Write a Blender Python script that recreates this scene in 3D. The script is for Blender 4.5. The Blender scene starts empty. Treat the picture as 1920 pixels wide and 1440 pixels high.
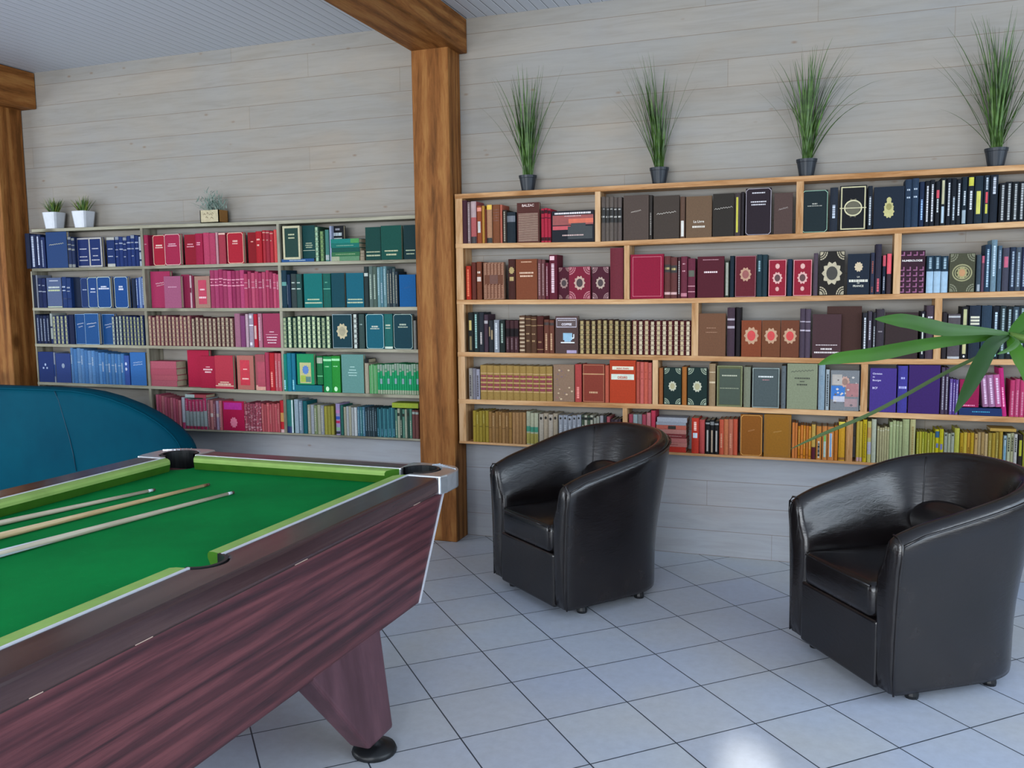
import bpy, bmesh, math, random
from mathutils import Vector, Matrix
random.seed(7)
R = math.radians
SC = bpy.context.scene
COL = SC.collection

# ------------------------------------------------------------------ camera
FPX, PITCH, ROLL, YAW, CH = 1639.26, R(-5.882), R(-0.708), R(109.5), 1.525
def _cam_axes():
    cy, sy = math.cos(YAW), math.sin(YAW)
    f = Vector((cy*math.cos(PITCH), sy*math.cos(PITCH), math.sin(PITCH)))
    r = f.cross(Vector((0, 0, 1))).normalized(); u = r.cross(f)
    c, s = math.cos(ROLL), math.sin(ROLL)
    return c*r+s*u, -s*r+c*u, f
CR, CU, CF = _cam_axes()
cam_data = bpy.data.cameras.new('camera')
cam_data.sensor_width = 36; cam_data.lens = FPX/1920*36; cam_data.clip_start = 0.05
cam = bpy.data.objects.new('camera', cam_data); COL.objects.link(cam)
cam.matrix_world = Matrix(((CR.x, CU.x, -CF.x, 0), (CR.y, CU.y, -CF.y, 0), (CR.z, CU.z, -CF.z, CH), (0, 0, 0, 1)))
SC.camera = cam
CO = Vector((0, 0, CH))
def ray(x, y): return CR*((x-960)/FPX)+CU*((720-y)/FPX)+CF
def at_y(x, y, Y):
    d = ray(x, y); return CO+d*(Y/d.y)
def at_z(x, y, Z):
    d = ray(x, y); return CO+d*((Z-CH)/d.z)
def at_d(x, y, D): return CO+ray(x, y)*D

# ------------------------------------------------------------------ world, daylight, exposure
SC.view_settings.view_transform = 'Standard'
try: SC.view_settings.look = 'None'
except Exception: pass
SC.view_settings.gamma = 1.0
SC.view_settings.use_curve_mapping = False
SC.view_settings.exposure = 0.0
W = bpy.data.worlds.new('daylight'); SC.world = W; W.use_nodes = True
bg = W.node_tree.nodes['Background']; bg.inputs[0].default_value = (0.80, 0.90, 1.0, 1); bg.inputs[1].default_value = 1.0
def area(name, loc, rot, sx, sy, power, col):
    l = bpy.data.lights.new(name, 'AREA'); l.shape = 'RECTANGLE'; l.size = sx; l.size_y = sy
    l.energy = power; l.color = col
    o = bpy.data.objects.new(name, l); COL.objects.link(o); o.location = loc; o.rotation_euler = rot
    return o
# daylight entering through the two glazed openings behind and to the right of the camera; the tilted strips are added fill
area('window_light_front', (-2.6, -3.85, 1.3), (R(88), 0, 0), 6.5, 2.4, 95, (0.88, 0.94, 1.0))
area('window_sky_front', (-2.2, -3.3, 2.55), (R(50), 0, 0), 6.0, .9, 220, (0.86, 0.93, 1.0))  # added strip inside the room, tilted down to brighten the floor
area('window_bounce_front', (-2.4, -3.3, .75), (R(132), 0, 0), 6.0, .9, 200, (0.96, 0.98, 1.0))  # added strip tilted up, brightens the ceiling
area('window_light_right', (3.85, 1.3, 1.8), (R(90), 0, R(90)), 6.0, 1.75, 120, (0.66, 0.82, 1.0))
area('window_bounce_right', (3.5, .6, .75), (R(135), 0, R(90)), 4.6, .8, 32, (0.95, 0.98, 1.0))  # added upward fill on the right side, for the ceiling
area('window_sky_right', (3.5, .6, 2.5), (R(48), 0, R(90)), 4.6, .8, 45, (0.84, 0.92, 1.0))  # added downward fill on the right side, for the floor
area('window_light_left', (-7.85, 0.6, 1.6), (R(90), 0, R(-90)), 4.5, 2.0, 140, (0.86, 0.93, 1.0))
sp = bpy.data.lights.new('sun_beam', 'SPOT'); sp.energy = 5200; sp.spot_size = R(1.7); sp.spot_blend = 0.55; sp.shadow_soft_size = 0.05; sp.color = (1, 0.98, 0.93)
so = bpy.data.objects.new('sun_beam', sp); COL.objects.link(so)
_t = at_z(1412, 1462, 0.0); so.location = (1.3, -3.7, 2.7)
so.rotation_euler = (_t-so.location).to_track_quat('-Z', 'Y').to_euler()

# ------------------------------------------------------------------ materials
def lin(c): return c/12.92 if c <= .04045 else ((c+.055)/1.055)**2.4
def hexc(h, k=1.0):
    return tuple(min(1, lin(int(h[i:i+2], 16)/255)*k) for i in (0, 2, 4))+(1,)
MC = {}
class N:
    def __init__(s, name):
        s.m = bpy.data.materials.new(name); s.m.use_nodes = True; s.t = s.m.node_tree
        s.b = s.t.nodes['Principled BSDF']
    def n(s, ty, **kw):
        x = s.t.nodes.new(ty)
        for k, v in kw.items():
            if k.startswith('i_'): x.inputs[k[2:].replace('_', ' ')].default_value = v
            elif k[0] == 'I': x.inputs[int(k[1:])].default_value = v
            else: setattr(x, k, v)
        return x
    def l(s, a, b): s.t.links.new(a, b)
    def ramp(s, fac, pts):
        r = s.n('ShaderNodeValToRGB'); cr = r.color_ramp
        while len(cr.elements) < len(pts): cr.elements.new(.5)
        for e, (p, c) in zip(cr.elements, pts): e.position = p; e.color = c if not isinstance(c, str) else hexc(c)
        s.l(fac, r.inputs[0]); return r.outputs[0]
    def mix(s, fac, a, b, mode='MIX'):
        x = s.n('ShaderNodeMix', data_type='RGBA', blend_type=mode)
        for v, i in ((fac, 0), (a, 6), (b, 7)):
            if isinstance(v, (int, float)): x.inputs[i].default_value = v
            elif isinstance(v, str): x.inputs[i].default_value = hexc(v)
            elif isinstance(v, tuple): x.inputs[i].default_value = v
            else: s.l(v, x.inputs[i])
        return x.outputs[2]
    def math(s, op, a, b=None):
        x = s.n('ShaderNodeMath', operation=op)
        for v, i in ((a, 0), (b, 1)):
            if v is None: continue
            if isinstance(v, (int, float)): x.inputs[i].default_value = v
            else: s.l(v, x.inputs[i])
        return x.outputs[0]
    def bump(s, h, st, d=.01):
        x = s.n('ShaderNodeBump'); x.inputs['Strength'].default_value = st; x.inputs['Distance'].default_value = d
        s.l(h, x.inputs['Height']); s.l(x.outputs[0], s.b.inputs['Normal'])
    def coords(s, scale, kind='Object'):
        tc = s.n('ShaderNodeTexCoord'); mp = s.n('ShaderNodeMapping'); mp.inputs['Scale'].default_value = scale
        s.l(tc.outputs[kind], mp.inputs['Vector']); return mp.outputs[0]
    def noise(s, vec, sc, det=4, rough=.55, dist=0):
        x = s.n('ShaderNodeTexNoise'); x.inputs['Scale'].default_value = sc; x.inputs['Detail'].default_value = det
        x.inputs['Roughness'].default_value = rough; x.inputs['Distortion'].default_value = dist
        s.l(vec, x.inputs['Vector']); return x.outputs[0]
def plain(h, rough=.55, metal=0, spec=.4, var=.12, sc=40):
    key = (h, rough, metal)
    if key in MC: return MC[key]
    a = N('surface_'+h); v = a.coords((1, 1, 1)); f = a.noise(v, sc, 3)
    c = a.ramp(f, [(.3, hexc(h, 1-var)), (.7, hexc(h, 1+var))])
    a.l(c, a.b.inputs['Base Color']); a.b.inputs['Roughness'].default_value = rough; a.b.inputs['Metallic'].default_value = metal
    a.b.inputs['Specular IOR Level'].default_value = spec
    MC[key] = a.m; return a.m
def clothm(h):
    return plain('%02x%02x%02x' % tuple(int(int(h[i:i+2], 16)*.83) for i in (0, 2, 4)), .6, 0, .15, .10, 120)
def wood(name, lo, mid, hi, axis, rough=.55, scale=1.0, knots=True, bumps=.25):
    a = N(name); st = [9*scale]*3; st[axis] = (.9 if knots else .4)*scale
    v = a.coords(tuple(st)); v2 = a.coords((1, 1, 1))
    f = a.noise(v, 2.2, 7, .62, 1.1); g = a.noise(v, 11, 5, .7, .3)
    w = a.n('ShaderNodeTexWave', wave_type='RINGS', rings_direction='XYZ'[axis]); w.inputs['Scale'].default_value = .55
    w.inputs['Distortion'].default_value = 7; w.inputs['Detail'].default_value = 3; w.inputs['Detail Scale'].default_value = 1.2
    a.l(v, w.inputs['Vector'])
    m1 = a.math('ADD', a.math('MULTIPLY', f, .55), a.math('MULTIPLY', g, .3))
    m2 = a.math('ADD', m1, a.math('MULTIPLY', w.outputs[1], .15))
    c = a.ramp(m2, [(.36, lo), (.5, mid), (.64, hi)])
    if knots:
        st2 = [4.6]*3; st2[axis] = 2.6
        vo = a.n('ShaderNodeTexVoronoi'); vo.inputs['Scale'].default_value = 1.0; a.l(a.coords(tuple(st2)), vo.inputs['Vector'])
        kf = a.ramp(vo.outputs['Distance'], [(.08, (1, 1, 1, 1)), (.2, (0, 0, 0, 1))])
        c = a.mix(kf, c, lo)
    a.l(c, a.b.inputs['Base Color']); a.b.inputs['Roughness'].default_value = rough
    a.b.inputs['Specular IOR Level'].default_value = .18 if rough > .45 else .4
    a.bump(m2, bumps, .01)
    return a.m
M = {}
for ax in range(3): M['beam%d' % ax] = wood('beam_timber', '5e3814', '835125', '9a6a38', ax, .6, 1.0, True, .3)
M['pine'] = wood('pine_board', '9a6a3c', 'b98b5e', 'cda578', 0, .5)
M['pine_up'] = wood('pine_upright', '9a6a3c', 'bd9468', 'cda880', 2, .5)
M['grey_board'] = wood('weathered_board', '6a6656', '908c79', 'a5a18d', 0, .65)
M['grey_up'] = wood('weathered_upright', '6a6656', '8c8877', 'a19c8a', 2, .65)
M['mahog'] = wood('mahogany_veneer', '331a1f', '52292e', '703d40', 1, .36, 1.5, False, .06)
M['mahog_top'] = wood('mahogany_rail_top', '342526', '402d2e', '4e3a38', 1, .20, .8, False, .03)
M['mahog_end'] = wood('mahogany_rail_end', '3c2428', '55343a', '664048', 0, .30, .8, False, .05)
M['mahog_leg'] = wood('mahogany_leg', '4a2f36', '553840', '604048', 2, .4, .5, False, .05)
def wall_mat():
    a = N('whitewashed_boards')
    tc = a.n('ShaderNodeTexCoord'); sx = a.n('ShaderNodeSeparateXYZ'); a.l(tc.outputs['Object'], sx.inputs[0])
    cb = a.n('ShaderNodeCombineXYZ'); a.l(sx.outputs[0], cb.inputs[0])
    a.l(a.math('ADD', sx.outputs[2], -0.0005), cb.inputs[1])
    zr = a.math('MULTIPLY', sx.outputs[2], 1/.1465); row = a.math('FLOOR', zr); fz = a.math('FRACT', zr)
    wn = a.n('ShaderNodeTexWhiteNoise', noise_dimensions='1D'); a.l(row, wn.inputs['W'])
    xs = a.math('ADD', a.math('MULTIPLY', sx.outputs[0], 1/3.1), a.math('MULTIPLY', wn.outputs[0], 7.0)); fx = a.math('FRACT', xs)
    wn2 = a.n('ShaderNodeTexWhiteNoise', noise_dimensions='2D'); cb2 = a.n('ShaderNodeCombineXYZ')
    a.l(a.math('FLOOR', xs), cb2.inputs[0]); a.l(row, cb2.inputs[1]); a.l(cb2.outputs[0], wn2.inputs['Vector'])
    gap = a.math('MAXIMUM', a.math('LESS_THAN', fz, .018), a.math('MULTIPLY', a.math('LESS_THAN', fx, .0009), .6))
    board = a.ramp(wn2.outputs[0], [(0, '8f8a84'), (.5, '948d84'), (1, '999086')])
    board = a.mix(a.math('LESS_THAN', row, 4.5), board, 'a6abb6')  # lowest boards coloured paler and bluer, standing in for light bounced off the floor
    v = a.coords((1.2, 6, 14)); f = a.noise(v, 2.0, 7, .65, .8); f2 = a.noise(a.coords((1.1, 2, 2.4)), 1.0, 4, .6, .6)
    tint = a.ramp(f2, [(.30, '8e9192'), (.52, '938f86'), (.74, '9b8b76')])
    c = a.mix(.42, board, tint)
    gr = a.ramp(f, [(.3, (.89, .88, .87, 1)), (.5, (.985, .985, .985, 1)), (.7, (1.05, 1.05, 1.05, 1))])
    c = a.mix(1.0, c, gr, 'MULTIPLY')
    vo = a.n('ShaderNodeTexVoronoi'); vo.inputs['Scale'].default_value = 1; a.l(a.coords((4.2, 1, 9)), vo.inputs['Vector'])
    kf = a.ramp(vo.outputs['Distance'], [(.025, (.85, .85, .85, 1)), (.09, (0, 0, 0, 1))])
    c = a.mix(kf, c, '806a58')
    c = a.mix(a.math('MULTIPLY', gap, .8), c, '75624f')
    a.l(c, a.b.inputs['Base Color']); a.b.inputs['Roughness'].default_value = .7
    a.bump(a.math('SUBTRACT', a.math('MULTIPLY', f, .15), gap), .5, .004)
    return a.m
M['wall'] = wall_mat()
def ceil_mat():
    a = N('ceiling_panel_strips')
    tc = a.n('ShaderNodeTexCoord'); sx = a.n('ShaderNodeSeparateXYZ'); a.l(tc.outputs['Object'], sx.inputs[0])
    fr = a.math('FRACT', a.math('MULTIPLY', sx.outputs[0], 1/.064))
    c = a.ramp(fr, [(0, '737b86'), (.06, '838b95'), (.13, 'c0c4cb'), (.9, 'b9bec7'), (1, 'e0e4e8')])
    h = a.ramp(fr, [(0, (0, 0, 0, 1)), (.1, (1, 1, 1, 1)), (.9, (1, 1, 1, 1)), (1, (.6, .6, .6, 1))])
    a.l(c, a.b.inputs['Base Color']); a.b.inputs['Roughness'].default_value = .45
    a.bump(h, .6, .004); return a.m
M['ceiling'] = ceil_mat()
TO, TR = (-1.3875, 2.42826), R(42.2235)
def floor_mat():
    a = N('square_floor_tiles'); T = .33
    tc = a.n('ShaderNodeTexCoord'); mp = a.n('ShaderNodeMapping', vector_type='TEXTURE')
    mp.inputs['Location'].default_value = (TO[0], TO[1], 0); mp.inputs['Rotation'].default_value = (0, 0, TR)
    a.l(tc.outputs['Object'], mp.inputs['Vector'])
    br = a.n('ShaderNodeTexBrick', offset=0, squash=1.0); a.l(mp.outputs[0], br.inputs['Vector'])
    br.inputs['Scale'].default_value = 1; br.inputs['Brick Width'].default_value = T; br.inputs['Row Height'].default_value = T
    br.inputs['Mortar Size'].default_value = .0028; br.inputs['Mortar Smooth'].default_value = .15
    br.inputs['Color1'].default_value = hexc('b4bbc9'); br.inputs['Color2'].default_value = hexc('bac0c8')
    br.inputs['Mortar'].default_value = hexc('333c48')
    n1 = a.noise(a.coords((1, 1, 1)), 1.3, 3, .5); n2 = a.noise(a.coords((1, 1, 1)), 26, 5, .7)
    tint = a.ramp(n1, [(.4, (.96, .99, 1.04, 1)), (.62, (1.02, .99, .93, 1))])
    sp = a.ramp(n2, [(.3, (.92, .92, .92, 1)), (.65, (1.04, 1.04, 1.04, 1))])
    c = a.mix(1, a.mix(1, br.outputs[0], tint, 'MULTIPLY'), sp, 'MULTIPLY')
    a.l(c, a.b.inputs['Base Color'])
    a.l(a.ramp(n2, [(.3, (.38, .38, .38, 1)), (.7, (.5, .5, .5, 1))]), a.b.inputs['Roughness'])
    a.b.inputs['Specular IOR Level'].default_value = .35
    a.bump(br.outputs[1], -.4, .003); return a.m
M['floor'] = floor_mat()
def leather():
    a = N('dark_brown_leather'); v = a.coords((1, 1, 1))
    f = a.noise(v, 5, 4, .6, .6); g = a.noise(v, 170, 3, .6); w = a.noise(a.coords((1, 1, 3)), 13, 3, .6, 1.5)
    c = a.ramp(f, [(.3, '0f0c0d'), (.55, '151112'), (.8, '1e1817')])
    a.l(c, a.b.inputs['Base Color'])
    a.l(a.ramp(f, [(.3, (.19, .19, .19, 1)), (.7, (.28, .28, .28, 1))]), a.b.inputs['Roughness'])
    a.b.inputs['Specular IOR Level'].default_value = .62
    a.bump(a.math('ADD', a.math('MULTIPLY', g, .12), a.math('MULTIPLY', w, .6)), .22, .006); return a.m
M['leather'] = leather()
def felt():
    a = N('green_baize'); v = a.coords((1, 1, 1)); f = a.noise(v, 3.2, 4, .6); g = a.noise(v, 300, 2)
    s = a.noise(a.coords((14, 60, 1)), 1.5, 4, .6)
    c = a.ramp(f, [(.3, '006f34'), (.7, '00803c')])
    c = a.mix(a.ramp(s, [(.66, (0, 0, 0, 1)), (.8, (.35, .35, .35, 1))]), c, '3f9a60')
    a.l(c, a.b.inputs['Base Color']); a.b.inputs['Roughness'].default_value = .95; a.b.inputs['Specular IOR Level'].default_value = .1
    a.bump(g, .2, .002); return a.m
M['felt'] = felt()
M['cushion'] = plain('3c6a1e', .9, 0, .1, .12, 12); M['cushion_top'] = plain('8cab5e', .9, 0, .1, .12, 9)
M['black'] = plain('15171a', .4); M['white_trim'] = plain('c9cdd6', .35, .0, .5, .05)
M['chrome'] = plain('d4d8dc', .28, .85, .5, .1, 30); M['brown_dark'] = plain('2e2220', .5)
M['ash'] = wood('ash_cue', 'b9966b', 'cfb48c', 'dfcba8', 1, .35, 2.0, False, .05)
M['maple'] = wood('maple_cue', 'b0a18c', 'c4b9a6', 'd5ccbb', 1, .35, 2.0, False, .05)
def teal():
    a = N('teal_upholstery'); v = a.coords((1, 1, 1)); f = a.noise(v, 2.2, 4, .6); g = a.noise(v, 140, 3)
    a.l(a.ramp(f, [(.3, '003b4e'), (.7, '004557')]), a.b.inputs['Base Color']); a.b.inputs['Roughness'].default_value = .6
    a.b.inputs['Specular IOR Level'].default_value = .04
    a.bump(g, .1, .003); return a.m
M['teal'] = teal()
M['leaf'] = plain('244c0a', .55, 0, .25, .25, 9); M['leaf2'] = plain('2c560e', .55, 0, .25, .25, 9)
def grassm(name, lo, hi):
    a = N(name); f = a.noise(a.coords((1, 1, 1)), 22, 3)
    a.l(a.ramp(f, [(.3, lo), (.7, hi)]), a.b.inputs['Base Color']); a.b.inputs['Roughness'].default_value = .5; return a.m
M['grass'] = grassm('grass_blade', '243d17', '587a34'); M['grass_y'] = grassm('grass_tip', '3d5a1e', '98a04c')
M['sage'] = grassm('lavender_leaf', '6f8a80', '9fb0a4')
M['potblack'] = plain('1b222a', .4); M['potwhite'] = plain('c3c7ce', .3, 0, .5, .04); M['soil'] = plain('2a2018', .9)
M['pages'] = plain('b5a88c', .8, 0, .2, .18, 260)

# ------------------------------------------------------------------ object helpers
def link(o, parent=None):
    COL.objects.link(o)
    if parent is not None: o.parent = parent
    return o
def mesh_obj(name, vs, fs, mats, parent=None, smooth=False, fm=None):
    me = bpy.data.meshes.new(name); me.from_pydata([tuple(v) for v in vs], [], fs)
    for m in (mats if isinstance(mats, list) else [mats]): me.materials.append(m)
    if fm: me.polygons.foreach_set('material_index', fm)
    if smooth: me.polygons.foreach_set('use_smooth', [True]*len(me.polygons))
    me.update(); return link(bpy.data.objects.new(name, me), parent)
def empty(name, loc=(0, 0, 0), rz=0):
    o = bpy.data.objects.new(name, None); o.location = loc; o.rotation_euler = (0, 0, rz); o.empty_display_size = .05
    return link(o)
def tag(o, label=None, cat=None, group=None, kind=None):
    if label: o['label'] = label
    if cat: o['category'] = cat
    if group: o['group'] = group
    if kind: o['kind'] = kind
    return o
class B:
    """collects shapes; build() links them as one mesh object"""
    def __init__(s): s.v = []; s.f = []; s.m = []
    def add(s, vs, fs, mi=0):
        o = len(s.v); s.v += [tuple(v) for v in vs]; s.f += [tuple(i+o for i in f) for f in fs]; s.m += [mi]*len(fs)
    def box(s, x0, x1, y0, y1, z0, z1, mi=0):
        s.add([(x0, y0, z0), (x1, y0, z0), (x1, y1, z0), (x0, y1, z0), (x0, y0, z1), (x1, y0, z1), (x1, y1, z1), (x0, y1, z1)],
              [(0, 3, 2, 1), (4, 5, 6, 7), (0, 1, 5, 4), (1, 2, 6, 5), (2, 3, 7, 6), (3, 0, 4, 7)], mi)
    def hexa(s, lo, hi, mi=0):
        """lo, hi: four points each, same winding"""
        s.add(list(lo)+list(hi), [(3, 2, 1, 0), (4, 5, 6, 7), (0, 1, 5, 4), (1, 2, 6, 5), (2, 3, 7, 6), (3, 0, 4, 7)], mi)
    def prism(s, pts, z0, z1, mi=0):
        n = len(pts)
        s.add([(x, y, z0) for x, y in pts]+[(x, y, z1) for x, y in pts],
              [tuple(range(n))[::-1], tuple(range(n, 2*n))]+[(i, (i+1) % n, (i+1) % n+n, i+n) for i in range(n)], mi)
    def lathe(s, prof, cx=0, cy=0, n=20, mi=0, cap=True):
        o = [(cx+r*math.cos(2*math.pi*k/n), cy+r*math.sin(2*math.pi*k/n), z) for r, z in prof for k in range(n)]
        f = [(j*n+k, j*n+(k+1) % n, (j+1)*n+(k+1) % n, (j+1)*n+k) for j in range(len(prof)-1) for k in range(n)]
        if cap: f += [tuple(range(n))[::-1], tuple((len(prof)-1)*n+k for k in range(n))]
        s.add(o, f, mi)
    def tube(s, pts, rad, n=8, mi=0):
        pts = [Vector(p) for p in pts]; vs = []
        for i, p in enumerate(pts):
            d = (pts[min(i+1, len(pts)-1)]-pts[max(i-1, 0)]).normalized()
            a = d.cross(Vector((0, 0, 1)) if abs(d.z) < .9 else Vector((1, 0, 0))).normalized(); b = d.cross(a)
            r = rad[i] if isinstance(rad, (list, tuple)) else rad
            vs += [p+a*r*math.cos(2*math.pi*k/n)+b*r*math.sin(2*math.pi*k/n) for k in range(n)]
        f = [(j*n+k, j*n+(k+1) % n, (j+1)*n+(k+1) % n, (j+1)*n+k) for j in range(len(pts)-1) for k in range(n)]
        f += [tuple(range(n))[::-1], tuple((len(pts)-1)*n+k for k in range(n))]
        s.add(vs, f, mi)
    def build(s, name, mats, parent=None, smooth=False, bevel=0, seg=2, sub=0, ang=35):
        o = mesh_obj(name, s.v, s.f, mats, parent, smooth, s.m)
        bm = bmesh.new(); bm.from_mesh(o.data); bmesh.ops.recalc_face_normals(bm, faces=bm.faces); bm.to_mesh(o.data); bm.free()
        if bevel:
            md = o.modifiers.new('bevel', 'BEVEL'); md.width = bevel; md.segments = seg; md.limit_method = 'ANGLE'; md.angle_limit = R(ang)
        if sub:
            md = o.modifiers.new('subsurf', 'SUBSURF'); md.levels = sub; md.render_levels = sub
        return o

# ------------------------------------------------------------------ room shell
YW = 5.044; CEIL = 3.17
def struct(name, b, m, **kw):
    o = b.build(name, m, **kw); tag(o, kind='structure'); return o
b = B(); b.box(-8, 4, -4, 5.2, -.1, 0); struct('floor', b, M['floor'])
b = B(); b.box(-8, 4, -4, 5.2, CEIL, CEIL+.1); struct('ceiling', b, M['ceiling'])
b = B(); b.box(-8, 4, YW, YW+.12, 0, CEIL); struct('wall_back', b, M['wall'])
def wall_open(name, ax, pos, a0, a1, o0, o1, z0, z1):
    b = B(); t = .12
    for (u0, u1, w0, w1) in ((a0, o0, 0, CEIL), (o1, a1, 0, CEIL), (o0, o1, 0, z0), (o0, o1, z1, CEIL)):
        if ax == 'x': b.box(u0, u1, pos-t, pos, w0, w1)
        else: b.box(pos, pos+t, u0, u1, w0, w1) if pos > 0 else b.box(pos-t, pos, u0, u1, w0, w1)
    struct(name, b, plain('a9a7a2', .7))
wall_open('wall_front', 'x', -4.0, -8, 4, -4.6, 1.4, .5, 2.95)
wall_open('wall_right', 'y', 4.0, -4, YW, -1.7, 4.4, 1.15, 2.75)
wall_open('wall_left', 'y', -8.0, -4, YW, -1.7, 2.9, .5, 2.7)
for i, (ax, p, c0, c1, z0, z1) in enumerate((('x', -4.0, -4.6, 1.4, .5, 2.95), ('y', 4.0, -1.7, 4.4, 1.15, 2.75), ('y', -8.0, -1.7, 2.9, .5, 2.7))):
    b = B(); n = 4
    for k in range(n+1):
        u = c0+(c1-c0)*k/n
        if ax == 'x': b.box(u-.03, u+.03, p-.1, p-.04, z0, z1)
        else: b.box(p+(.04 if p > 0 else -.1), p+(.1 if p > 0 else -.04), u-.03, u+.03, z0, z1)
    struct('window_%d' % (i+1), b, M['white_trim'])

# posts and beams
def tim(name, x0, x1, y0, y1, z0, z1, ax, label, cat):
    b = B(); b.box(x0, x1, y0, y1, z0, z1)
    o = b.build(name, M['beam%d' % ax], bevel=.006); tag(o, label, cat); return o
tim('timber_post', -2.332, -2.095, 4.86, 5.04, 0, 2.975, 2, 'brown timber post standing between the two bookcases', 'post')
tim('ceiling_beam', -2.335, -2.045, -3.95, 5.04, 2.965, CEIL-.005, 1, 'thick brown beam resting on the middle post and running under the ceiling', 'beam')
tim('timber_post', -5.83, -5.595, 4.82, 5.04, 0, 2.915, 2, 'brown timber post at the left edge beside the blue books', 'post')
tim('ceiling_beam', -5.80, -5.445, -3.95, 5.04, 2.91, CEIL-.005, 1, 'short visible brown beam end at the upper left corner', 'beam')

# ------------------------------------------------------------------ bookcases
YF = 4.90   # front edge of the shelves
def interp(P, x):
    if x <= P[0][0]: return P[0][1]
    for (a, za), (c, zc) in zip(P, P[1:]):
        if x <= c: return za+(zc-za)*(x-a)/(c-a)
    return P[-1][1]
SH = {
 'L0': [(-5.42, 2.034), (-4.4, 2.026), (-3.33, 2.014), (-2.34, 2.010)],
 'L1': [(-5.44, 1.752), (-4.43, 1.748), (-3.32, 1.747), (-2.34, 1.744)],
 'L2': [(-5.46, 1.467), (-4.45, 1.458), (-3.33, 1.452), (-2.34, 1.453)],
 'L3': [(-5.46, 1.204), (-4.46, 1.198), (-3.34, 1.192), (-2.34, 1.190)],
 'L4': [(-5.46, .921), (-4.48, .915), (-3.36, .905), (-2.34, .906)],
 'L5': [(-5.46, .620), (-4.17, .622), (-3.37, .628), (-2.34, .629)],
 'R0': [(-2.085, 2.122), (-1.22, 2.122), (-.12, 2.120), (.86, 2.118), (1.10, 2.118)],
 'R1': [(-2.085, 1.830), (-1.22, 1.814), (-.12, 1.824), (.87, 1.846), (1.10, 1.85)],
 'R2': [(-2.085, 1.494), (-1.03, 1.487), (-.11, 1.495), (.89, 1.508), (1.10, 1.51)],
 'R3': [(-2.085, 1.178), (-.70, 1.171), (.16, 1.165), (.90, 1.172), (1.10, 1.175)],
 'R4': [(-2.085, .889), (-.87, .894), (.04, .889), (.80, .884), (1.10, .884)],
 'R5': [(-2.085, .629), (-.69, .622), (-.12, .622), (.43, .616), (1.10, .616)]}
def board(P, th, m, par, name='shelf'):
    b = B(); n = len(P); vs = []
    for x, z in P: vs += [(x, YF, z-th), (x, YW-.001, z-th), (x, YW-.001, z), (x, YF, z)]
    f = [(3, 2, 1, 0), tuple(4*(n-1)+k for k in range(4))]
    f += [(4*i+k, 4*i+(k+1) % 4, 4*i+4+(k+1) % 4, 4*i+4+k) for i in range(n-1) for k in range(4)]
    b.add(vs, f); return b.build(name, m, par, bevel=.0015, seg=1)
def upright(side, row, X, w, m, par, name='divider'):
    lo, hi = SH[side+str(row)], SH[side+str(row-1)]; th = TH[side]
    b = B(); z0 = interp(lo, X); z1 = interp(hi, X)-th
    b.box(X-w/2, X+w/2, YF+.001, YW-.002, z0, z1); b.build(name, m, par)
TH = {'L': .021, 'R': .028}
lc = empty('bookcase', (-3.9, 4.97, .6)); tag(lc, 'weathered grey bookcase left of the middle post, holding blue, red and green books', 'bookcase')
rc = empty('bookcase', (-.6, 4.97, .6)); tag(rc, 'honey pine bookcase right of the middle post, with grass pots on top', 'bookcase')
def local(par):   # children are built in world coordinates
    for c in list(par.children): c.matrix_parent_inverse = par.matrix_basis.inverted()
for k in range(6):
    board(SH['L%d' % k], TH['L'] if k < 5 else .012, M['grey_board'], lc)
    board(SH['R%d' % k], TH['R'] if k < 5 else .014, M['pine'], rc)
for k in range(1, 6):
    for X in (-4.43, -3.33): upright('L', k, X, .02, M['grey_up'], lc)
    upright('R', k, -2.06, .045, M['pine_up'], rc, 'side_panel')
    upright('R', k, 1.084, .03, M['pine_up'], rc, 'side_panel')
    if k > 1: upright('L', k, -5.45, .012, M['grey_up'], lc, 'side_panel')
DIV = {1: [(1121, 10), (1495, 12)], 2: [(1175, 10), (1679, 11)], 3: [(1303, 12), (1759, 11)], 4: [(1229, 10), (1624, 11)], 5: [(1172, 9), (1600, 9)]}
for k, L in DIV.items():
    for px, w in L:
        X = at_y(px, 600, YF).x; upright('R', k, X, w/330., M['pine_up'], rc)
local(lc); local(rc)

# ------------------------------------------------------------------ pool table
pt = empty('pool_table', (-2.03, 1.79, 0), R(-1.2))
tag(pt, 'pool table in dark red wood veneer with green baize and metal corners', 'pool table')
HX, HY, OX, OY, ZT = .567, 1.20, .70, 1.32, .86
def arc(cx, cy, r, a0, a1, n): return [(cx+r*math.cos(R(a0+(a1-a0)*k/n)), cy+r*math.sin(R(a0+(a1-a0)*k/n))) for k in range(n+1)]
def mir(P, sx, sy):
    Q = [(x*sx, y*sy) for x, y in P]; return Q if sx*sy > 0 else Q[::-1]
# wooden rails
for s in (1, -1):
    P = [(OX, -1.10), (OX, 1.10), (HX, 1.10)]+arc(HX-.012, 0, .066, 79, -79, 12)+[(HX, -1.10)]
    b = B(); b.prism(mir(P, s, 1), .80, ZT); b.build('rail', M['mahog_top'], pt, bevel=.011, seg=3)
    b = B(); b.prism(mir([(-.48, HY), (.48, HY), (.48, OY-.01), (-.48, OY-.01)], 1, s), .80, ZT); b.build('rail', M['mahog_end'], pt, bevel=.011, seg=3)
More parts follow.
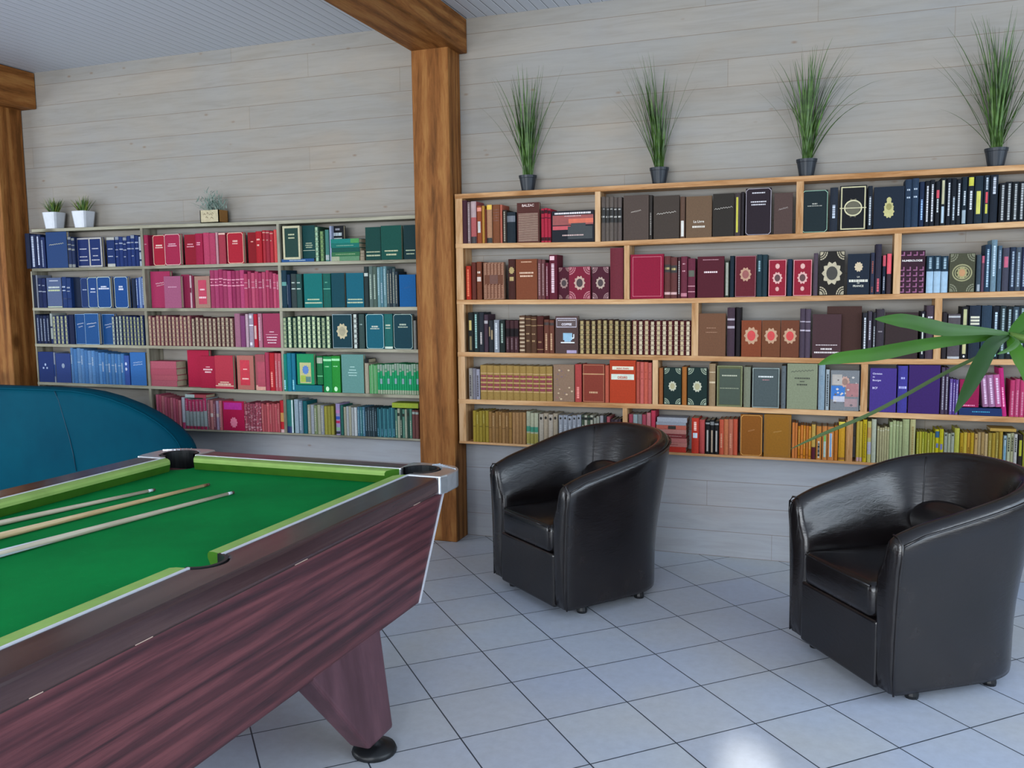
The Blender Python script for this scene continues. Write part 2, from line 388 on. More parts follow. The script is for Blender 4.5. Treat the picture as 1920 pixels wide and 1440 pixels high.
# baize bed with pocket cut-outs
P = []
P += [(.60, -1.06)]+[(.60, -.075)]+arc(.605, 0, .07, 250, 110, 8)+[(.60, .075), (.60, 1.06)]
P += arc(.575, 1.205, .085, 280, 170, 8)
Q = [(-x, y) for x, y in P][::-1]
half = [p for p in P if True]
top = half+[(-x, y) for x, y in half[::-1]]
low = arc(-.575, -1.205, .085, 100, -10, 8)+arc(.575, -1.205, .085, 190, 80, 8)
b = B(); b.prism(top+low, .780, .808); b.build('baize_bed', M['felt'], pt)
# cushions: wedge profile swept between the pockets
def cushion(p0, p1, inn, c0, c1, nm='cushion'):
    """p0,p1 ends on the wood edge; inn inward unit; c0,c1 how much the nose is cut back at each end"""
    p0, p1, inn = Vector(p0), Vector(p1), Vector(inn); d = (p1-p0).normalized()
    prof = [(0, .860), (.030, .861), (.048, .859), (.054, .852), (.054, .842), (.036, .809), (0, .809)]
    vs = []
    for p, c, sg in ((p0, c0, 1), (p1, c1, -1)):
        for o, z in prof:
            q = p+inn*o+d*(sg*c*o/.054); vs.append((q.x, q.y, z))
    n = len(prof)
    f = [tuple(range(n)), tuple(range(n, 2*n))[::-1]]+[(i, i+n, (i+1) % n+n, (i+1) % n) for i in range(n)]
    bb = B(); bb.add(vs, f); o = bb.build(nm, [M['cushion'], M['cushion_top']], pt)
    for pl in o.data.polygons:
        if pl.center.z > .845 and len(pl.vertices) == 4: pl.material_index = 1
for s in (1, -1):
    cushion((s*HX, .062), (s*HX, 1.115), (-s, 0), .012, .035)
    cushion((s*HX, -1.115), (s*HX, -.062), (-s, 0), .035, .012)
    cushion((-.485, s*HY), (.485, s*HY), (0, -s), .035, .035)
    b = B()
    for y0, y1 in ((.062, 1.11), (-1.11, -.062)): b.box(min(s*HX, s*(HX+.007)), max(s*HX, s*(HX+.007)), y0, y1, ZT-.003, ZT+.0025)
    b.build('rail_strip', M['white_trim'], pt)
    b = B(); b.box(-.485, .485, min(s*HY, s*(HY+.007)), max(s*HY, s*(HY+.007)), ZT-.003, ZT+.0025); b.build('rail_strip', M['white_trim'], pt)
# pockets
def cup(cx, cy, r, z0, z1, m, a0=0, a1=360, nm='pocket'):
    n = 20; bb = B(); t = .009; full = a1-a0 >= 360
    A = arc(cx, cy, r, a0, a1, n); I = arc(cx, cy, r-t, a0, a1, n)
    vs = [(x, y, z1) for x, y in A]+[(x, y, z1) for x, y in I]+[(x, y, z0) for x, y in A]+[(x, y, z0) for x, y in I]
    k = n+1; f = []
    for i in range(n): f += [(i, i+1, k+i+1, k+i), (k+i, k+i+1, 3*k+i+1, 3*k+i), (i+1, i, 2*k+i, 2*k+i+1)]
    bb.add(vs, f); bb.lathe([(r-.001, z0), (r-.001, z0+.01)], cx, cy, 20)
    return bb.build(nm, m, pt)
for s in (1, -1):
    cup(s*(HX-.012), 0, .066, .775, ZT+.0015, M['black'], *(((-86), 86) if s > 0 else (94, 266)))
    for t in (1, -1):
        mid = math.degrees(math.atan2(t, s)); cup(s*.572, t*1.202, .076, .775, .8655, M['black'], mid-128, mid+128)
# metal corner caps
CP = [(HX-.0, 1.10), (OX+.004, 1.10), (OX+.016, 1.14)]+arc(OX-.085, OY-.10, .10, 0, 90, 10)+[(.53, OY+.008), (.48, OY), (.48, HY)]+arc(.572, 1.202, .082, 182, -92, 14)
for s in (1, -1):
    for t in (1, -1):
        b = B(); b.prism(mir(CP, s, t), .795, ZT+.004); c = b.build('corner_cap', M['chrome'], pt, bevel=.005, seg=2)
        b = B()
        for k in range(7):
            u = .585+.016*k
            b.tube([(s*u, t*(1.285-.4*k*.012), ZT+.0055), (s*(u+.02), t*(1.315-.4*k*.02-.012*k*.3), ZT+.0055)], .0022, 5)
        b.build('cap_rib', M['chrome'], c)
# cabinet
TXh, TYh, BXh, BYh = .672, 1.20, .612, 1.09
def rect(x, y, z): return [(-x, -y, z), (x, -y, z), (x, y, z), (-x, y, z)]
b = B(); b.hexa(rect(BXh, BYh, .38), rect(TXh, TYh, .80)); b.build('cabinet', M['mahog'], pt, bevel=.004)
for s in (1, -1):
    b = B(); b.box(min(s*TXh, s*(TXh+.010)), max(s*TXh, s*(TXh+.010)), -1.18, 1.18, .792, .801); b.build('moulding', M['brown_dark'], pt)
for y0, ln in ((.93, .05), (.22, .06), (-.36, .05), (-.62, .03)):
    b = B(); b.prism([(TXh+.009, y0), (TXh+.0112, y0), (TXh+.0112, y0+ln), (TXh+.009, y0+ln*.8)], .7935, .7975); b.build('veneer_chip', plain('cdb3a0', .6), pt)
for s in (1, -1):
    for t in (1, -1):
        b = B(); e = .009
        q = lambda x, y, z: [(s*(x-e), t*(y-.002), z), (s*(x+.004), t*(y-.002), z), (s*(x+.004), t*(y+.006), z), (s*(x-e), t*(y+.006), z)]
        b.hexa(q(BXh, BYh, .38), q(TXh, TYh, .796)); b.build('edge_trim', M['white_trim'], pt)
        # splayed tapered leg with a round foot
        b = B(); q = lambda x0, x1, y0, y1, z: [(s*x0, t*y0, z), (s*x1, t*y0, z), (s*x1, t*y1, z), (s*x0, t*y1, z)]
        b.hexa(q(.59, .668, .615, .775, .055), q(.50, .6125, .37, .80, .40))
        lg = b.build('leg', M['mahog_leg'], pt, bevel=.014, seg=3)
        b = B(); b.lathe([(.072, 0), (.076, .008), (.070, .022), (.035, .032), (.020, .036), (.018, .06)], s*.632, t*.70, 24)
        b.build('foot', M['black'], lg, smooth=True)
# ------------------------------------------------------------------ cues
for i, (tip, far, m, lab) in enumerate((((290, 917), (0, 978), 'maple', 'pale pool cue nearest the teal sofa, the shortest showing on the baize'),
        ((392, 907), (0, 1003), 'ash', 'honey coloured pool cue with dark ferrule, middle of the three on the baize'),
        ((438, 922), (0, 1036), 'maple', 'pale pool cue lying nearest the middle pocket, its butt black and white'))):
    z0 = .8175; a, c = at_z(*tip, z0), at_z(*far, z0+.006); d = (c-a).normalized(); L = 1.42
    o = empty('pool_cue', a); o.rotation_euler = (0, 0, math.atan2(d.y, d.x)-math.pi/2); tag(o, lab, 'cue', 'cues lying on the pool table')
    rr = lambda s: .0055+(.0145-.0055)*s/L
    zz = lambda s: .8085+rr(s)+.0012-z0
    seg = lambda s0, s1, n=6: ([(0, s0+(s1-s0)*k/n, zz(s0+(s1-s0)*k/n)) for k in range(n+1)], [rr(s0+(s1-s0)*k/n) for k in range(n+1)])
    b = B(); p, r_ = seg(.028, .98 if i == 2 else 1.10); b.tube(p, r_, 14); b.build('shaft', M[m], o, smooth=True, bevel=0)
    b = B(); p, r_ = seg(.98 if i == 2 else 1.10, L); b.tube(p, [x+.0002 for x in r_], 14); b.build('butt', M['black'], o, smooth=True)
    b = B(); p, r_ = seg(.010, .028, 1); b.tube(p, [x+.0002 for x in r_], 12); b.build('ferrule', M['white_trim'] if i != 1 else plain('6b4a30'), o, smooth=True)
    b = B(); p, r_ = seg(0, .010, 1); b.tube(p, r_, 12); b.build('tip', plain('4d4136'), o, smooth=True)
    if i == 2:
        b = B()
        for a0 in range(4):
            an = a0*math.pi/2+.4; cs, sn = math.cos(an), math.sin(an)
            r0 = rr(1.0)+.0006
            b.add([(cs*r0, .70, zz(.7)+sn*r0), ((cs*.8-sn*.6)*r0, 1.0, zz(1)+(sn*.8+cs*.6)*r0), ((cs*.8+sn*.6)*r0, 1.0, zz(1)+(sn*.8-cs*.6)*r0)], [(0, 1, 2)])
        b.build('inlay', M['white_trim'], o)

# ------------------------------------------------------------------ tub armchairs
def tub_chair(loc, rz, label):
    o = empty('tub_armchair', (loc[0], loc[1], 0), rz); tag(o, label, 'armchair', 'dark leather tub armchairs')
    hw, yf, yb = .335, -.33, .345; m = M['leather']
    # plan path from right arm tip round the back to left arm tip
    path = []
    for k in range(5): path.append((hw, yf+(.02-yf)*k/4.0))
    for k in range(1, 20):
        a = math.pi*k/20; e = .80
        cx = math.copysign(abs(math.cos(a))**e, math.cos(a)); sy = math.sin(a)**e
        path.append((hw*cx, .02+(yb-.02)*sy))
    for k in range(5): path.append((-hw, .02+(yf-.02)*k/4.0))
    n = len(path); rings = []
    for i, (x, y) in enumerate(path):
        xa, ya = path[max(i-1, 0)]; xb, yb_ = path[min(i+1, n-1)]
        d = Vector((xb-xa, yb_-ya, 0)).normalized(); nr = Vector((d.y, -d.x, 0))
        t = (y-yf)/(yb-yf); h = .665+.165*(t**1.15)-.012*math.cos(t*math.pi)*0
        if i in (0, n-1): h -= .02
        fl = .012+.062*t
        prof = [(0, .042), (0, .050), (.0, .16), (.004, .32), (.010+fl*.35, .50), (.014+fl*.9, h-.07), (.010+fl, h-.028), (-.012+fl, h-.004), (-.04+fl, h), (-.060+fl, h-.015), (-.076+fl, h-.05), (-.090+fl*.8, h-.12), (-.114+fl*.2, .50), (-.120, .40), (-.100, .16), (-.100, .050), (-.100, .042)]
        rings.append([Vector((x, y, 0))+nr*q+Vector((0, 0, z)) for q, z in prof])
    b = B(); k = len(rings[0]); vs = [p for r in rings for p in r]
    f = [(i*k+j, i*k+j+1, (i+1)*k+j+1, (i+1)*k+j) for i in range(n-1) for j in range(k-1)]
    f += [(i*k+k-1, i*k, (i+1)*k, (i+1)*k+k-1) for i in range(n-1)]
    for e, base in ((0, 0), (1, (n-1)*k)):   # rounded arm fronts
        c = sum(rings[0 if not e else n-1], Vector())/k; off = len(vs)
        for p in rings[0 if not e else n-1]:
            q = Vector(p); q.x = c.x+(p.x-c.x)*.80; q.z = .042+(p.z-.042)*.985; q.y -= .018; vs.append(q)
        for j in range(k):
            j2 = (j+1) % k; f.append((base+j, base+j2, off+j2, off+j))
        f.append(tuple(off+j for j in range(k)))
    b.add(vs, f); sh = b.build('shell', m, o, smooth=True, sub=1)
    # piping along the outer edge of both arm fronts and over the rim
    for i0, dr in ((0, 1), (n-1, -1)):
        b = B(); r0 = rings[i0]
        b.tube([p+Vector((0, -.004, 0))+Vector((.002*dr, 0, 0)) for p in r0[1:9]], .0042, 6)
        b.build('piping', m, sh, smooth=True)
    b = B(); b.tube([rings[i][6]+Vector((0, 0, -.004)) for i in range(0, n)], .0040, 6); b.build('piping', m, sh, smooth=True)
    for i in (9, n-10):   # upright seams on the inner back
        b = B(); b.tube([rings[i][j] for j in (9, 10, 11, 12, 13)], .0035, 6); b.build('seam', m, sh, smooth=True)
    b = B(); b.box(-.245, .245, -.345, .25, .040, .300); b.build('front_panel', m, o, bevel=.012, seg=3)
    b = B(); vs = []; K = 6; RC = .032; lays = []
    def rring(w, y0, y1, rc, z):
        P = []
        for cx, cy, a0 in ((w-rc, y1-rc, 0), (-w+rc, y1-rc, 90), (-w+rc, y0+rc, 180), (w-rc, y0+rc, 270)):
            for j in range(K): a = R(a0+90*j/(K-1)); P.append((cx+rc*math.cos(a), cy+rc*math.sin(a), z))
        Q = []
        for j, p in enumerate(P):
            q = P[(j+1) % len(P)]; Q.append(p)
            if (j+1) % K == 0:
                for t in (.25, .5, .75): Q.append(tuple(p[i]+(q[i]-p[i])*t for i in range(3)))
        return Q
    for z, ins, crown in ((.304, .014, 0), (.309, .003, 0), (.330, 0, 0), (.400, -.002, 0), (.421, .002, 0), (.431, .010, 0), (.437, .028, 0), (.446, .075, 0), (.452, .14, 0)):
        lays.append(rring(.2265-ins, -.350+ins, .225-ins, max(.012, RC-ins*.3), z))
    k = len(lays[0]); vs = [p for l in lays for p in l]
    f = [tuple(range(k))[::-1]]+[(l*k+j, l*k+(j+1) % k, (l+1)*k+(j+1) % k, (l+1)*k+j) for l in range(len(lays)-1) for j in range(k)]+[tuple((len(lays)-1)*k+j for j in range(k))]
    b.add(vs, f); cs = b.build('seat_cushion', m, o, smooth=True)
    b = B(); b.tube([(-.208, -.348, .424), (-.1, -.351, .425), (.1, -.351, .425), (.208, -.348, .424)], .0045, 6); b.build('piping', m, cs, smooth=True)
    b = B(); pr = []
    for j in range(9):
        a = math.pi*j/8; pr.append(j)
    vs = []; N1, N2 = 14, 9
    for i in range(N1+1):
        u = i/N1*2-1; rr_ = max(0.02, (1-abs(u)**2.6))**.5
        for j in range(N2*2):
            a = 2*math.pi*j/(N2*2)
            vs.append((u*.21, .165+.03*(1-u*u)+.06*math.cos(a)*rr_, .545+.105*math.sin(a)*rr_))
    k2 = N2*2; f = [(i*k2+j, i*k2+(j+1) % k2, (i+1)*k2+(j+1) % k2, (i+1)*k2+j) for i in range(N1) for j in range(k2)]
    f += [tuple(range(k2))[::-1], tuple(N1*k2+j for j in range(k2))]
    b.add(vs, f); b.build('back_pillow', m, o, smooth=True)
    b = B(); b.lathe([(.22, .012), (.265, .016), (.265, .034), (.22, .05)], 0, 0, 28); b.build('swivel_base', M['black'], o, smooth=False)
    for x, y in ((.27, -.20), (-.24, -.27), (.26, .16), (-.26, .16)):
        b = B(); b.lathe([(.024, 0), (.026, .012), (.020, .046)], x, y, 12); b.build('foot', M['black'], o)
    return o
tub_chair((-1.136, 4.268), R(-39.3), 'dark brown leather tub armchair standing closer to the timber post')
tub_chair((.366, 3.796), R(-56), 'dark brown leather tub armchair at the right edge, the nearer one')

# ------------------------------------------------------------------ teal booth sofa behind the pool table
so_ = empty('booth_sofa', (-4.4, 4.2, 0)); tag(so_, 'teal upholstered sofa with rounded back, behind the pool table', 'sofa')
def edge(t):    # plan curve of the back, t metres from its right end
    return Vector((-3.575-t*.985, 4.10+.10*math.exp(-t*6)-.035*t+.02*t*t, 0))
def htop(t): return .985 if t > .8 else .60+.385*math.sqrt(max(0, 1-((.8-t)/.8)**2))
b = B(); ts = [0, .006, .02, .045, .08, .13, .2, .3, .42, .55, .7, .9, 1.15, 1.5, 1.9, 2.2]; vs = []
for t in ts:
    p = edge(t)-Vector((-4.4, 4.2, 0)); h = htop(t)
    for dy, z in ((0, .05), (-.012, .3), (-.02, h-.05), (-.008, h-.012), (.02, h), (.09, h), (.125, h-.015), (.14, h-.06), (.14, .3), (.14, .05)):
        vs.append((p.x, p.y+dy, max(.04, z)))
k = 10; n = len(ts)
f = [(i*k+j, i*k+(j+1) % k, (i+1)*k+(j+1) % k, (i+1)*k+j) for i in range(n-1) for j in range(k)]
f += [tuple(range(k))[::-1], tuple((n-1)*k+j for j in range(k))]
b.add(vs, f); bk = b.build('backrest', M['teal'], so_, smooth=True)
sp_ = at_y(100, 727, 4.05).x; pts = []
for (px, py) in ((100, 729), (108, 750), (118, 785), (128, 820), (135, 850), (141, 884)):
    q = at_y(px, py, 4.06); t = (-3.575-q.x)/.985; e = edge(t)
    pts.append(Vector((q.x+4.4, e.y-4.2-.019, min(q.z, .97))))
b = B(); b.tube(pts, .0028, 6); b.build('seam', plain('00384c', .6), bk, smooth=True)
b = B(); b.tube([Vector((edge(t).x+4.4, edge(t).y-4.2-.012, max(.05, htop(t)-.010))) for t in ts], .005, 6); b.build('piping', M['teal'], bk, smooth=True)
b = B(); b.box(-1.25, .78, .10, .55, .10, .44); b.build('seat', M['teal'], so_, bevel=.04, seg=3)
for x in (-1.15, .72):
    b = B(); b.lathe([(.02, 0), (.025, .1)], x, .3, 10); b.build('leg', M['black'], so_)

# ------------------------------------------------------------------ plants
def blade(b, p, az, lean, L, w, curl=0.0, n=8, hook=0):
    """one curved grass blade as a thin folded strip"""
    d = Vector((math.cos(az), math.sin(az), 0)); s = Vector((-d.y, d.x, 0)); P = Vector(p); ang = lean; vs = []
    for i in range(n+1):
        t = i/n; ww = w*(1-t**1.6)*(.75+.5*min(1, t*4)) + .0003
        up = Vector((d.x*math.sin(ang), d.y*math.sin(ang), math.cos(ang)))
        nn = up.cross(s)*ww*.35
        vs += [P-s*ww, P+nn, P+s*ww]
        P = P+up*(L/n); ang += curl/n*(.4+1.6*t)+hook*max(0, t-.75)
    f = []
    for i in range(n):
        o = 3*i; f += [(o, o+1, o+4, o+3), (o+1, o+2, o+5, o+4)]
    b.add(vs, f)
def pot(name, m, r0, r1, h, par, sq=False):
    b = B()
    if sq:
        k = 24
        def rg(r, z): return [(r*max(-1, min(1, 1.25*math.cos(2*math.pi*i/k))), r*max(-1, min(1, 1.25*math.sin(2*math.pi*i/k))), z) for i in range(k)]
        L = [rg(r0, 0), rg(r1, h), rg(r1-.005, h), rg(r1-.008, h-.02)]
        b.add([p for r in L for p in r], [(j*k+i, j*k+(i+1) % k, (j+1)*k+(i+1) % k, (j+1)*k+i) for j in range(3) for i in range(k)]+[tuple(range(k))[::-1], tuple(3*k+i for i in range(k))])
        b.build(name, m, par, bevel=.003)
    else:
        b.lathe([(r0, 0), (r0+(r1-r0)*.85, h*.82), (r1, h*.84), (r1+.002, h), (r1-.004, h), (r1-.006, h-.012)], 0, 0, 28); b.build(name, m, par, smooth=False)
def grass_pot(x, label, spec, seed):
    rnd = random.Random(seed); z = interp(SH['R0'], x)
    o = empty('potted_plant', (x, 4.965, z)); tag(o, label, 'plant', 'tall grass plants on the pine bookcase')
    pot('pot', M['potblack'], .036, .052, .092, o)
    b = B(); b.lathe([(.044, .078), (.044, .084)], 0, 0, 20); b.build('soil', M['soil'], o)
    b = B(); nb, H, drift, spread, crl = spec
    for i in range(nb):
        az = rnd.uniform(0, 2*math.pi); l = abs(rnd.gauss(0, spread)); L = H*rnd.uniform(.5, 1.0)*(1 if l < .25 else .92)
        sx = math.cos(az)*l+drift; sy = math.sin(az)*l*.5-.02
        if sy > .07: sy = .07
        az2 = math.atan2(sy, sx); l2 = math.hypot(sx, sy)
        blade(b, (rnd.uniform(-.022, .022), rnd.uniform(-.02, .02), .084), az2, l2, L, rnd.uniform(.0038, .0062), rnd.uniform(-.1, crl)+(.5*crl if l2 > .22 else 0), 9, rnd.choice([0, 0, 0, .25, .5]))
    for (lean, L, c) in ((-.42, H*.8, .5), (-.30, H*.95, .15), (.40, H*.85, .3), (.26, H*.98, .2)):
        if drift < 0 and lean > .3: continue
        blade(b, (.01*math.copysign(1, lean), 0, .084), math.pi if lean < 0 else 0, abs(lean), L, .003, c, 9, .3)
    b.v = [(x_, min(y_, .066), z_) for x_, y_, z_ in b.v]
    b.build('blades', M['grass'], o)
grass_pot(at_y(990, 358, 4.965).x, 'tall grass in small black pot, leftmost of four on the pine bookcase', (74, .66, 0.01, .17, .30), 1)
grass_pot(at_y(1236, 347, 4.965).x, 'tall grass leaning left in a small black pot, second from the timber post', (74, .66, -.09, .17, .30), 2)
grass_pot(at_y(1512, 330, 4.965).x, 'tall grass with arching tips in a small black pot above the bookcase divider', (80, .62, .0, .22, .75), 3)
grass_pot(at_y(1867, 308, 4.965).x, 'tall bushy grass in a small black pot, rightmost of four on the pine bookcase', (90, .68, .0, .23, .5), 4)
for px, py, seed, lab in ((103, 427, 5, 'small grass plant in a white pot, nearest the left timber post'), (158, 425, 6, 'small grass plant in a white pot, right one of the pair on the bookcase')):
    p = at_y(px, py, 4.955); o = empty('potted_plant', (p.x, 4.955, interp(SH['L0'], p.x))); tag(o, lab, 'plant', 'small white pots on the grey bookcase')
    pot('pot', M['potwhite'], .048, .062, .118, o, True)
    b = B(); b.lathe([(.05, .1), (.05, .108)], 0, 0, 16); b.build('soil', M['soil'], o)
    rnd = random.Random(seed); b = B(); c = B()
    for i in range(70):
        az = rnd.uniform(0, 6.28); l = rnd.uniform(.05, .75)
        blade(b if i % 3 else c, (math.cos(az)*.03*rnd.random(), math.sin(az)*.03*rnd.random(), .105), az, l*(1 if math.sin(az) < .3 else .5), rnd.uniform(.08, .13), .0042, rnd.uniform(.1, .5), 5)
    b.build('blades', M['grass'], o); c.build('blades', M['grass_y'], o)
p = at_y(402, 413, 4.955); o = empty('potted_lavender', (p.x, 4.955, interp(SH['L0'], p.x)+.001))
tag(o, 'pale grey-green sprigs in a small wooden box on the grey bookcase', 'plant')
b = B(); w, d, h, t = .075, .05, .085, .006
b.box(-w, w, -d, d, 0, .006); b.box(-w, w, -d, -d+t, 0, h); b.box(-w, w, d-t, d, 0, h); b.box(-w, -w+t, -d, d, 0, h)
b.build('wooden_box', plain('b5a98a', .7), o)
b = B(); b.box(w-t, w, -d, d, 0, h); b.build('box_side', plain('8a5f2c', .6), o)
b = B()
for i, (u, v, ln) in enumerate(((-.045, .055, .02), (-.02, .062, .012), (0, .052, .025), (.01, .03, .02), (-.03, .035, .018), (.02, .06, .015))):
    b.tube([(u, -d-.0008, v), (u+ln*.4, -d-.0008, v+.008), (u+ln, -d-.0008, v-.003)], .0012, 5)
b.build('lettering', plain('5d4a30'), o)
b = B(); b.box(-w+t, w-t, -d+t, d-t, .05, .07); b.build('soil', M['soil'], o)
rnd = random.Random(9); b = B()
for i in range(60):
    az = rnd.uniform(0, 6.28); l = rnd.uniform(.1, 1.25)*(1 if math.sin(az) < .2 else .4); L = rnd.uniform(.08, .17)
    blade(b, (rnd.uniform(-.05, .05), rnd.uniform(-.03, .03), .07), az, l, L, .0024, rnd.uniform(-.3, .9), 6)
    for q in range(3):
        s = rnd.uniform(.4, .95)*L; P = Vector((rnd.uniform(-.04, .04)+math.cos(az)*math.sin(l)*s, math.sin(az)*math.sin(l)*s*.7, .07+math.cos(l)*s))
        blade(b, P, rnd.uniform(0, 6.28), rnd.uniform(.3, 1.4), .03, .003, .4, 3)
b.build('sprigs', M['sage'], o)

# ------------------------------------------------------------------ foreground plant reaching in from the right
fp = empty('potted_houseplant', (.78, .72, 0)); tag(fp, 'blurred green houseplant leaves reaching in at the right edge, nearest the camera', 'plant')
off = Vector((.78, .72, 0))
b = B(); b.lathe([(.13, 0), (.17, .3), (.18, .32), (.165, .32), (.16, .29)], 0, 0, 28); b.build('pot', M['potwhite'], fp)
node = at_d(1893, 628, 1.10)
b = B(); q = node-off; b.tube([(0, 0, .28), (.03, .03, .7), (.02, .08, 1.1), (q.x+.13, q.y-.02, q.z-.10), (q.x+.05, q.y, q.z-.012), (q.x, q.y, q.z)], [.012, .011, .009, .006, .005, .004], 8); b.build('stem', plain('4f6b2a'), fp, smooth=True)
def leaf(pts, wid, m, face=(0, -1, .15)):
    """lanceolate leaf along points, folded on its midrib"""
    P = [Vector(p)-off for p in pts]; Q = []
    for i in range(len(P)-1):      # Catmull-Rom
        p0, p1, p2, p3 = P[max(i-1, 0)], P[i], P[i+1], P[min(i+2, len(P)-1)]
        for k in range(6):
            t = k/6; Q.append(.5*((2*p1)+(p2-p0)*t+(2*p0-5*p1+4*p2-p3)*t*t+(3*p1-p0-3*p2+p3)*t**3))
    Q.append(P[-1]); n = len(Q); vs = []
    for i, p in enumerate(Q):
        t = i/(n-1); d = (Q[min(i+1, n-1)]-Q[max(i-1, 0)]).normalized(); s = d.cross(Vector(face)).normalized(); nn = s.cross(d)
        w = interp([(0, wid[0]), (.25, wid[1]), (.55, wid[2]), (.8, wid[3]), (1, .0004)], t)
        vs += [p-s*w, p-s*w*.5+nn*w*.10, p+nn*w*.22, p+s*w*.5+nn*w*.10, p+s*w]
    b = B(); b.add(vs, [(5*i+j, 5*i+j+1, 5*i+6+j, 5*i+5+j) for i in range(n-1) for j in range(4)])
    b.build('leaf', m, fp, smooth=True)
D = at_d
leaf([node, D(1850, 621, 1.06), D(1770, 617, 1.02), D(1700, 602, 1.0), D(1640, 598, .99)], (.003, .0042, .0088, .0078), M['leaf'])
leaf([node, D(1840, 632, 1.08), D(1740, 645, 1.06), D(1640, 664, 1.04), D(1570, 672, 1.03), D(1534, 684, 1.02)], (.003, .0062, .0085, .0068), M['leaf2'])
leaf([node, D(1862, 645, 1.06), D(1838, 685, 1.03), D(1815, 730, 1.01), D(1790, 775, 1.0)], (.003, .0088, .0095, .0062), plain('1e3e14', .55, 0, .25, .2, 9))
leaf([node, D(1850, 660, 1.15), D(1765, 703, 1.22), D(1640, 772, 1.30), D(1540, 815, 1.35), D(1482, 842, 1.38)], (.0015, .0022, .0028, .0026), plain('2c4218', .7, 0, .4, .2, 9))
leaf([node, D(1905, 655, 1.08), D(1922, 690, 1.07), D(1935, 740, 1.06)], (.003, .008, .009, .006), M['leaf2'])
leaf([node, D(1912, 610, 1.1), D(1940, 585, 1.1), D(1975, 560, 1.1)], (.003, .007, .009, .006), M['leaf'])
leaf([node, D(1915, 632, 1.1), D(1950, 625, 1.1), D(2000, 640, 1.1)], (.003, .007, .009, .006), M['leaf'])
leaf([node, D(1908, 640, 1.02), D(1892, 655, 1.0), D(1870, 664, .99)], (.002, .003, .0032, .002), M['leaf2'])

# ------------------------------------------------------------------ books
# decoration tokens (v measured up the cover 0..1):
#  F:col[:inset[:thick]] frame, D same with cut corners   t:v:w:col title words   T:v:size:col:TEXT real lettering
#  b:v:h:col band   g:col gilded spine   l:v0:v1:col upright spine lettering   o:v:r:col[:col2] medallion   k:col corner ornament
#  c:v0:v1:col colour block   s:v0:v1:n:col ruled stripes   w:v:w:col script line   m:col speckle
BOOKS = []
def dashes(rnd, x0, x1, z, h):
    out = []; x = x0
    while x < x1-.001:
        w = rnd.uniform(.004, .011); out.append((x, min(x+w, x1), z-h/2, z+h/2)); x += w+.0022
    return out
def oval(cx, cz, rx, rz, n=16, lobes=0, amp=0):
    return [(cx+rx*(1+amp*math.cos(lobes*2*math.pi*i/n))*math.cos(2*math.pi*i/n), cz+rz*(1+amp*math.cos(lobes*2*math.pi*i/n))*math.sin(2*math.pi*i/n)) for i in range(n)]
class Deco:
    """flat ornaments lying on the front of a book, at y = -eps"""
    def __init__(s, w, h, bulge): s.w, s.h, s.bl = w, h, bulge; s.parts = []
    def y(s, x, e):
        if not s.bl: return -e
        t = max(-1, min(1, 2*x/s.w-1)); return -s.bl*(1-t*t)-e
    def poly(s, name, col, pts, e=.0007):
        e += len(s.parts)*1.2e-5; s.parts.append((name, col, [(x, s.y(x, e), z) for x, z in pts]))
    def quad(s, name, col, x0, x1, z0, z1, e=.0007):
        if s.bl and x1-x0 > s.w*.4:
            n = 4
            for i in range(n):
                a, b_ = x0+(x1-x0)*i/n, x0+(x1-x0)*(i+1)/n; s.poly(name, col, [(a, z0), (b_, z0), (b_, z1), (a, z1)], e)
        else: s.poly(name, col, [(x0, z0), (x1, z0), (x1, z1), (x0, z1)], e)
